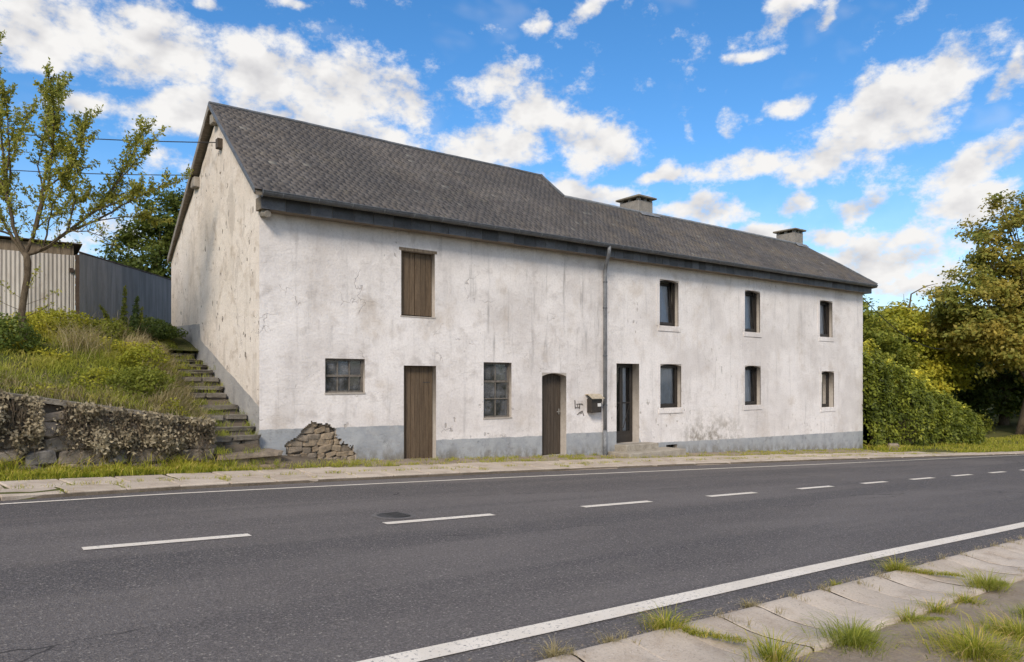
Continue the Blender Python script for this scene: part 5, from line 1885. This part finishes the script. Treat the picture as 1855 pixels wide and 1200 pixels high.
def add_leaf_run(p, q, n, dens=1.0):
    for k in range(n):
        t = rng.uniform()
        b = p.lerp(q, t)
        LP.append((b.x + rng.normal() * .024, b.y + rng.normal() * .024, b.z + rng.normal() * .024))


for pl, dep0, dep, r0 in LIMBS:
    n = len(pl)
    ctrl = [tp(x, y, dep0 + (dep - dep0) * (i / (n - 1)) ** 1.2) for i, (x, y) in enumerate(pl)]
    pts = []
    for i in range(n - 1):
        for k in range(4):
            pts.append(ctrl[i].lerp(ctrl[i + 1], k / 4) + Vector((rng.normal() * .008, rng.normal() * .008, rng.normal() * .006)))
    pts.append(ctrl[-1])
    m = len(pts)
    lm.tube(pts, [r0 * (1 - .88 * i / (m - 1)) for i in range(m)], 6, False)
    bare = (r0 == .018 and dep == -.5)
    for i in range(2, m):
        f = i / (m - 1)
        if f > .35 and not bare:
            add_leaf_run(pts[i - 1], pts[i], int(5 + 28 * f))
        for _ in range(1 if f < .45 else 2):
            if rng.uniform() < .18: continue
            d = (pts[i] - pts[i - 1]).normalized()
            sd = Vector((rng.normal(), rng.normal(), rng.normal() * .6 + .25)).normalized()
            dr_ = (d * .55 + sd * .8 + Vector((0, 0, .25))).normalized()
            ln = rng.uniform(.14, .48) * (1.15 - .5 * f)
            a = pts[i]
            b = a + dr_ * ln * .5 + Vector((0, 0, .01))
            c = b + (dr_ + Vector((rng.normal() * .25, rng.normal() * .25, .25 + rng.normal() * .2))).normalized() * ln * .6
            tw.tube([a, b, c], [.0065, .005, .002], 4, False)
            nl = int(ln * (18 if bare else 120) * (.45 if f < .3 else 1))
            add_leaf_run(b.lerp(a, .6), b, nl // 2); add_leaf_run(b, c, nl)
# low shoots on the trunk
for (x, y, ex, ey) in ((47, 530, 70, 500), (40, 560, 10, 535), (48, 520, 80, 480), (42, 550, 95, 520), (44, 540, 5, 510), (46, 570, 110, 545)):
    a, c = tp(x, y), tp(ex, ey, rng.uniform(-.4, .2))
    b = a.lerp(c, .5) + Vector((0, 0, -.02))
    tw.tube([a, b, c], [.007, .005, .002], 4, False)
    add_leaf_run(b, c, 16)
lm.build('limbs', M['bark'], tree, smooth=True)
tag(tw.build('twigs', M['bark'], tree), kind='stuff')
P = np.array(LP)
V, Q = leaves_np(P, rng.uniform(.034, .082, len(P)), np.array([[0, 0, .4]]), 1.0, .5, .3)
np_obj('leaves', V, Q, None, M['leaf_small'], tree, rng.beta(2, 2.2, len(P)))


# ---- larger trees
def big_tree(name, label, base, trunk_h, lobes, npuff, per, puff_r, leaf, mat, trunk_r=.22, cat='tree', limbs=22, group=None, core=None):
    root = empty(name, base)
    tag(root, label, cat, group)
    b = Vector(base)
    cen = np.mean([l[0] for l in lobes], axis=0)
    top = Vector((b.x + (cen[0] - b.x) * .5, b.y + (cen[1] - b.y) * .5, b.z + trunk_h))
    MB().tube([b - Vector((0, 0, .3)), b.lerp(top, .4) + Vector((.05, 0, 0)), top, Vector(tuple(cen))], [trunk_r * 1.25, trunk_r, trunk_r * .8, trunk_r * .4], 9, False).build('trunk', M['bark'], root, smooth=True)
    wts = np.array([l[1][0] * l[1][1] * l[1][2] for l in lobes]) ** .67
    cnt = rng.multinomial(npuff, wts / wts.sum())
    C, N = [], []
    for (c, r), k in zip(lobes, cnt):
        p, d = shell_points(c, r, k, .5)
        C.append(p); N.append(d)
    C = np.concatenate(C); N = np.concatenate(N)
    lb_ = MB()
    for k in rng.choice(len(C), min(limbs, len(C)), replace=False):
        tgt = Vector(tuple(C[k]))
        st_ = top.lerp(Vector(tuple(cen)), rng.uniform(-.2, .9))
        md = st_.lerp(tgt, .5) + Vector((0, 0, .08 * (tgt - st_).length))
        lb_.tube([st_, md, tgt], [trunk_r * .32, trunk_r * .17, trunk_r * .05], 5, False)
    lb_.build('limbs', M['bark'], root)
    n = len(C) * per
    ci = np.repeat(np.arange(len(C)), per)
    off = rng.normal(size=(n, 3)) * np.array([puff_r, puff_r, puff_r * .55])
    P = C[ci] + off
    nr = N[ci] * .7 + np.array([[0, 0, .8]])
    V, Q = leaves_np(P, rng.uniform(leaf * .45, leaf * 1.45, n), nr, .75, .62, .25)
    pt = rng.uniform(-.22, .22, len(C))
    t = np.clip(rng.beta(2, 2, n) * .75 + .12 + pt[ci], 0, 1)
    np_obj('crown', V, Q, None, mat, root, t)
    return root


big_tree('evergreen_tree', 'dense green tree rising behind the fence and gable', (1.2, 13.2, 2.9), 1.2,
         [((1.25, 13.3, 5.4), (1.9, 1.7, 1.8)), ((1.35, 13.3, 7.0), (1.25, 1.2, 1.25)), ((.35, 13.3, 4.6), (1.2, 1.2, 1.1))], 300, 110, .17, .12, M['leaf_green'], .16)
big_tree('shrub_behind_shed', 'small leafy shrub peeping above the shed corner', (-2.3, 9.6, 2.9), .8,
         [((-2.15, 9.7, 4.35), (.75, .6, .72))], 40, 60, .14, .10, M['leaf_mid'], .07, 'shrub', 8)
big_tree('shrub_behind_shed', 'dark tree behind the shed at the left picture edge', (-6.1, 8.8, 2.9), .8,
         [((-6.0, 8.8, 4.7), (.8, .8, 1.0))], 60, 80, .16, .11, M['leaf_dark'], .09, 'tree', 8)
big_tree('deciduous_tree', 'bushy green tree just right of the house corner', (32.5, 6.8, -.9), 2.2,
         [((33.2, 6.0, 3.4), (2.6, 2.2, 2.6)), ((31.0, 7.4, 4.2), (2.6, 2.2, 2.2)), ((36.0, 6.2, 2.6), (2.2, 2.0, 2.2))], 330, 110, .30, .20, M['leaf_mid'])
big_tree('deciduous_tree', 'yellow-green tree between the house and the autumn tree', (39.6, 6.4, -1.0), 2.4,
         [((39.2, 6.6, 3.7), (2.7, 2.2, 2.4)), ((41.8, 5.4, 3.4), (2.4, 2.2, 2.4)), ((38.6, 5.6, 1.5), (2.2, 1.8, 1.7))], 400, 110, .30, .20, M['leaf_yellow'])
big_tree('autumn_tree', 'tall spreading tree turning brown at the right edge', (42.6, 1.2, -1.4), 3.0,
         [((42.6, 1.2, 9.3), (3.2, 3.0, 3.0)), ((40.4, 2.6, 6.4), (2.9, 2.6, 2.2)), ((43.4, -.3, 5.9), (3.4, 3.0, 2.8)), ((41.4, .6, 3.8), (3.2, 2.8, 2.0)), ((45.6, -1.6, 8.2), (3.4, 3.2, 3.4)), ((44.6, -2.2, 3.6), (2.6, 2.6, 2.2)), ((39.6, 2.8, 4.6), (2.2, 2.0, 1.4)), ((45.0, -1.2, 1.4), (2.4, 2.0, 1.5))], 780, 95, .29, .21, M['leaf_autumn'], .34, limbs=60)
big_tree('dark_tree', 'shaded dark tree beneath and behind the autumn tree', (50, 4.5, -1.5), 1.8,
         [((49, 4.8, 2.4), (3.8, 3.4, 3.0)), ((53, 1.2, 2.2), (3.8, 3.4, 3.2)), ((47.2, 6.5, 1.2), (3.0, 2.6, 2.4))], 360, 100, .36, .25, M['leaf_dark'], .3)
big_tree('dark_tree', 'far dark green tree seen through the gaps on the right', (58, 12, -1.2), 2.5,
         [((56, 12, 3.2), (5, 4.6, 4.0)), ((62, 6, 3.0), (5, 4.6, 4.2)), ((48, 14, 2.4), (4.5, 4.0, 3.4))], 320, 90, .5, .34, M['leaf_mid'], .3)
big_tree('reddish_shrub', 'reddish-brown shrub on the grass at the far right', (41.8, -.6, -1.35), .3,
         [((41.8, -.5, -.75), (1.5, 1.2, .62))], 60, 70, .18, .13, M['leaf_brown'], .05, 'shrub', 12)
big_tree('low_shrub', 'loose green shrub between hedge and reddish shrub', (40.6, 3.2, -1.2), .3,
         [((40.6, 3.2, -.75), (1.3, 1.0, .6))], 60, 70, .18, .13, M['leaf_mid'], .05, 'shrub', 12)
dbr = MB()
q0 = Vector((40.0, 5.9, 4.9))
dbr.tube([q0, q0 + Vector((-.1, .1, 1.2)), q0 + Vector((.0, .05, 1.9)), q0 + Vector((.6, -.5, 2.35)), q0 + Vector((1.1, -.9, 2.5))], [.07, .055, .045, .03, .012], 6)
dbr.tube([q0 + Vector((0, 0, .9)), q0 + Vector((-.35, .3, 1.5)), q0 + Vector((-.4, .3, 1.9))], [.03, .02, .008], 5)
dbr.tube([q0 + Vector((.6, -.5, 2.35)), q0 + Vector((.9, -.75, 2.2))], [.015, .006], 5)
dbr.tube([q0 - Vector((0, 0, 5.6)), q0], [.12, .07], 6)
tag(dbr.build('dead_tree', M['bark']), 'bare dead trunk poking out above the yellow-green tree', 'tree')

# ---- hedge beside the far end of the house
CREST = [(21.9, 2.95), (24.1, 2.65), (27.0, 2.05), (29.2, 1.42), (31.6, .60), (33.2, -.25), (34.2, -1.25)]
hedge = empty('hedge', (27, 1, -1))
tag(hedge, 'broad overgrown hedge sloping down from the house corner', 'hedge')


def hedge_pt(x, a, k):
    """a: 0 at the front foot .. pi at the back foot"""
    g = ground_z(x, .0)
    zt = lerp_tab(CREST, x)
    H = max(zt - g, .05)
    yc = 1.35 - .018 * (x - 22)
    hw = 1.75 * (1 - .5 * sstep(31, 34.2, x))
    sy = -math.copysign(abs(math.cos(a)) ** .72, math.cos(a))
    sz = abs(math.sin(a)) ** .62
    b = 1 + .20 * mnoise.noise(Vector((x * .9, math.cos(a) * 2.2, math.sin(a) * 2.2))) + .13 * mnoise.noise(Vector((x * 2.6, math.cos(a) * 5, math.sin(a) * 5)))
    return (x, yc + hw * sy * k * b, g - .05 + H * sz * k * b), (0, sy, sz)


n = 52000
P, Nn = [], []
for _ in range(n):
    x = 22.08 + 12.0 * rng.uniform() ** 1.08
    a = rng.uniform(0, 1) ** 1.25 * math.pi
    k = 1 - abs(rng.normal()) * .055 + .02
    p, q = hedge_pt(x, a, k)
    P.append(p); Nn.append(q)
P = np.array(P) + rng.normal(size=(n, 3)) * .05; Nn = np.array(Nn)
ne = 7500                     # the end that meets the house
pe = np.array([hedge_pt(22.1, math.acos(rng.uniform(-1, 1)), rng.uniform() ** .5)[0] for _ in range(ne)]) + np.abs(rng.normal(size=(ne, 3))) * np.array([.16, .0, .0]) + rng.normal(size=(ne, 3)) * np.array([.0, .06, .06])
P = np.concatenate([P, pe]); Nn = np.concatenate([Nn, np.tile([-1.0, -.4, .3], (ne, 1))]); n += ne
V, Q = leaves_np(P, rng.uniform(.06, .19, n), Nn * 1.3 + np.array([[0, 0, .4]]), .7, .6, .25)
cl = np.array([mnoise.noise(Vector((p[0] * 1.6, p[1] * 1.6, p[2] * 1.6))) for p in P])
np_obj('foliage', V, Q, None, M['leaf_hedge'], hedge, np.clip(rng.beta(2, 2.2, n) * .48 + .08 + .42 * cl + .60 * np.clip((Nn[:, 2] - .80) / .16, 0, 1) * (P[:, 1] < 1.5), 0, 1))  # up-facing front leaves yellowed: sunlit rim along the top put into the tint
hv, hq = [], []
hxs = list(np.linspace(22.6, 33.2, 46)); na = 16
for x in hxs:
    for i in range(na + 1):
        hv.append(hedge_pt(x, math.pi * i / na, .80)[0])
for i in range(len(hxs) - 1):
    for k in range(na):
        hq.append((i * (na + 1) + k, (i + 1) * (na + 1) + k, (i + 1) * (na + 1) + k + 1, i * (na + 1) + k + 1))
np_obj('inner_twigs', hv, hq, None, M['bark'], hedge)

# ---- grass on the right
n = 16000
X = rng.uniform(21.4, 52, n); e = np.interp(X, [t[0] for t in FAR_EDGE], [t[1] for t in FAR_EDGE])
Y = e + .62 + (3.4) * rng.uniform(0, 1, n) ** 1.3
keep = (X > 22.2) | (Y < -.25)
keep &= ~((X < 25) & (Y < e + 1.45))
X, Y = X[keep], Y[keep]
B = np.array([(x, y, ground_z(x, y) - .01) for x, y in zip(X, Y)])
cl = np.array([clump(x, y, .9, 6) for x, y in zip(X, Y)])
o = blade_obj('roadside_grass', B, .06 + .16 * cl * rng.uniform(.5, 1.2, len(B)) + .1 * (X < 24), rng.uniform(.012, .024, len(B)), rng.uniform(.2, .9, len(B)), M['grass_bright'], None, None, .5, np.clip(rng.beta(2, 2.4, len(B)) * .8 + .25 * cl, 0, 1))
tag(o, 'sunlit grass at the foot of the hedge', 'grass', kind='stuff')
put_s = put('stone_block', random.choice(WALL_ST), (22.75, -.75, ground_z(22.75, -.75) + .10), (.42, .36, .30), None, (.1, .1, .5))
tag(put_s, 'dark stone lying in the grass at the house corner', 'stone')

# ---- weeds in joints and along walls
def weeds(name, label, pts, h0, h1, per, mat, spread=.035, w=(.004, .008)):
    B = []
    for (x, y, z) in pts:
        k = rng.integers(max(2, per // 2), per + 1)
        for _ in range(k):
            B.append((x + rng.normal() * spread, y + rng.normal() * spread, z))
    B = np.array(B)
    o = blade_obj(name, B, rng.uniform(h0, h1, len(B)), rng.uniform(w[0], w[1], len(B)), rng.uniform(.2, 1.0, len(B)), mat)
    tag(o, label, 'weeds', kind='stuff')
    return o


pts = []
for _ in range(480):          # slab joints on the far pavement
    x = rng.uniform(-6, 26)
    e = lerp_tab(FAR_EDGE, x)
    y = e + rng.choice([.52, .52, 1.24, 1.24, 1.27]) + rng.normal() * .025
    pts.append((x, y, pave_z(x, y) - .005))
for _ in range(60):
    x = -10 + .672 * rng.integers(5, 58) + .0
    e = lerp_tab(FAR_EDGE, x)
    y = e + rng.uniform(.05, .5)
    pts.append((x, y, pave_z(x, y) - .005))
for _ in range(620):           # strip before the house
    x = rng.uniform(.2, 21.8)
    if rng.uniform() > .25 + .9 * sstep(.45, .7, clump(x, 0, .9, 5)): continue
    y = -abs(rng.normal()) * .45 - .04
    if y < -1.0 or (8.7 < x < 11.05 and y > -.82): continue
    pts.append((x, y, pave_z(x, y) - .02))
weeds('pavement_weeds', 'yellow-green weeds growing in the pavement joints', pts, .02, .085, 26, M['grass_bright'], .05)
pts = []
for _ in range(190):
    x = -6 + .428 * rng.integers(0, 50) - 9 + 6
    pts.append((x + rng.normal() * .012, -10.06 - abs(rng.normal()) * (.02 if rng.uniform() < .6 else .12), zr(x) + .012))
for _ in range(80):
    x = rng.uniform(-3, 10)
    pts.append((x, -10.74 + rng.normal() * .03, zr(x)))
weeds('joint_weeds', 'tiny weeds along the edges of the gutter slabs', pts, .02, .07, 14, M['grass_dry'], .022, (.002, .004))
pts = [(rng.uniform(-.2, 2.1), rng.uniform(-1.15, -.75), 0) for _ in range(40)]
pts = [(x, y, pave_z(x, y)) for x, y, _ in pts] + [(rng.uniform(-.9, -.1), y_ + rng.uniform(0, .15), z_ + .0) for y_, z_ in STEPS for _ in range(5)] + [(rng.uniform(-.95, -.62), y_ + rng.uniform(-.05, .3), z_ + .02) for y_, z_ in STEPS for _ in range(9)]
weeds('step_weeds', 'weeds and moss on the stairs and soil heap', pts, .03, .16, 26, M['grass'], .05)


def tuft(label, x, y, r, n, h, mat, tail=None):
    n = int(n * 1.9); h = h * .85
    z = ground_z(x, y) if y < -10.72 else zr(x) + .012
    a = rng.uniform(0, 6.28, n); rr = r * np.abs(rng.normal(size=n)) * .42
    B = np.stack([x + rr * np.cos(a), y + rr * np.sin(a), np.full(n, z - .01)], 1)
    dirs = np.stack([np.cos(a), np.sin(a), np.zeros(n)], 1)
    hh = h * (.22 + .95 * rng.uniform(0, 1, n) ** 2.2)
    ln = rng.uniform(.25, 1.35, n)
    if tail:
        k = int(n * 1.2)
        t = rng.uniform(0, 1, k) ** .8
        B2 = np.stack([x + tail[0] * t + rng.normal(size=k) * .02, y + tail[1] * t + rng.normal(size=k) * .02, np.full(k, z - .01)], 1)
        a2 = rng.uniform(0, 6.28, k)
        dirs = np.concatenate([dirs, np.stack([np.cos(a2), np.sin(a2), np.zeros(k)], 1)])
        B = np.concatenate([B, B2]); hh = np.concatenate([hh, h * rng.uniform(.15, .5, k) * (1.1 - .6 * t)]); ln = np.concatenate([ln, rng.uniform(.4, 1.2, k)])
    o = blade_obj('grass_tuft', B, hh, rng.uniform(.0018, .0052, len(B)), ln, mat, None, dirs, .6, np.clip(rng.beta(1.6, 2.2, len(B)) * 1.1, 0, 1))
    tag(o, label, 'grass tuft', 'grass tufts along the gutter slabs')


tuft('large bright tuft at the slab edge nearest the bottom, trailing along a joint', -.92, -10.06, .15, 260, .17, M['grass_bright'], (.20, -.42))
tuft('dry reddish tuft left of the large bright one at the road edge', -1.40, -10.07, .07, 90, .10, M['grass_dry'])
tuft('small dry tuft at the bottom where the slabs leave the picture', -1.80, -10.05, .09, 110, .11, M['grass_dry'])
tuft('low dry tuft at the road edge between the two bright ones', -.04, -10.04, .06, 80, .08, M['grass_dry'])
tuft('bright tuft farther along the road edge, trailing down a joint', 2.10, -10.06, .15, 260, .17, M['grass_bright'], (.28, -.42))
tuft('tiny pale tuft on the road edge before the farther bright one', 1.10, -10.05, .06, 70, .08, M['grass_bright'])
tuft('broad green tuft on the rear edge of the slabs at the bottom', -.12, -10.80, .24, 520, .20, M['grass'], (.25, .05))
tuft('flat yellowish tuft behind the slabs, left of a greener pair', .72, -10.76, .17, 300, .10, M['grass'], (.20, -.12))
tuft('yellow-green tuft in the middle of the row behind the slabs', 1.12, -10.76, .16, 300, .10, M['grass_bright'])
tuft('pale spreading tuft fourth along the rear slab edge', 1.60, -10.78, .16, 280, .09, M['grass_bright'])
tuft('dark green tuft farthest along the rear slab edge', 2.18, -10.72, .20, 380, .17, M['grass'], (.22, -.05))
tuft('thin green tuft at the bottom edge among the slabs', -.82, -10.72, .18, 220, .20, M['grass_bright'])
tuft('big bright clump in the bottom right corner', .35, -11.28, .34, 1100, .17, M['grass_bright'])
tuft('bright clump behind the one in the bottom right corner', .95, -11.32, .30, 900, .16, M['grass_bright'])
tuft('clump at the right picture edge beyond the bottom corner', 1.62, -11.22, .22, 500, .13, M['grass'])
n = 5000
X = rng.uniform(-1.5, 9, n); Y = -11.15 - rng.uniform(0, 1.6, n) ** 1.0
keep = np.array([rng.uniform() < .06 + .94 * sstep(.5, .66, clump(x, y, 1.6, 3)) * sstep(-11.1, -11.5, y) for x, y in zip(X, Y)])
X, Y = X[keep], Y[keep]
B = np.array([(x, y, ground_z(x, y) - .01) for x, y in zip(X, Y)])
o = blade_obj('near_verge_grass', B, rng.uniform(.04, .16, len(B)), rng.uniform(.003, .008, len(B)), rng.uniform(.2, 1, len(B)), M['grass_bright'])
tag(o, 'patchy grass on the sandy verge in the foreground', 'grass', kind='stuff')
# grit on the verge and along the kerb
n = 1500
X = rng.uniform(-3, 6, n); Y = np.where(rng.uniform(size=n) < .7, rng.uniform(-12, -10.72, n), -10.02 + rng.normal(size=n) * .08)
GV, GQ = [], []
for x, y in zip(X, Y):
    z = ground_z(x, y) if y < -10.74 else (road_z(x, y) if y > -10.05 else zr(x) + .015)
    s = rng.uniform(.003, .011)
    o0 = len(GV)
    GV += [(x - s, y, z), (x, y - s, z), (x + s, y, z), (x, y + s, z), (x, y, z + s)]
    GQ += [(o0, o0 + 1, o0 + 4), (o0 + 1, o0 + 2, o0 + 4), (o0 + 2, o0 + 3, o0 + 4), (o0 + 3, o0, o0 + 4)]
tag(np_obj('grit', GV, None, GQ, M['soil']), 'loose grit and pebbles on the near verge', 'gravel', kind='stuff')


# ---------------------------------------------------------------- cables
def cable(label, p0, p1, sagd, r=.011):
    p0, p1 = Vector(p0), Vector(p1)
    pts = []
    for k in range(33):
        t = k / 32
        p = p0.lerp(p1, t)
        p.z -= sagd * 4 * t * (1 - t)
        pts.append(p)
    o = MB().tube(pts, r, 5).build('overhead_cable', M['cable'])
    tag(o, label, 'cable', 'overhead cables')


cable('upper overhead cable running from the block under the gable peak', (-.12, 2.08, 6.50), (-12.7, 15.8, 9.9), .55)
cable('lower overhead cable passing behind the gable roof edge', (.3, 3.75, 6.30), (-13.6, 19.7, 9.7), .6)
cable('overhead cable leaving the far house corner towards the trees', (22.06, -.06, 4.70), (37, 3.0, 3.4), .5, .016)
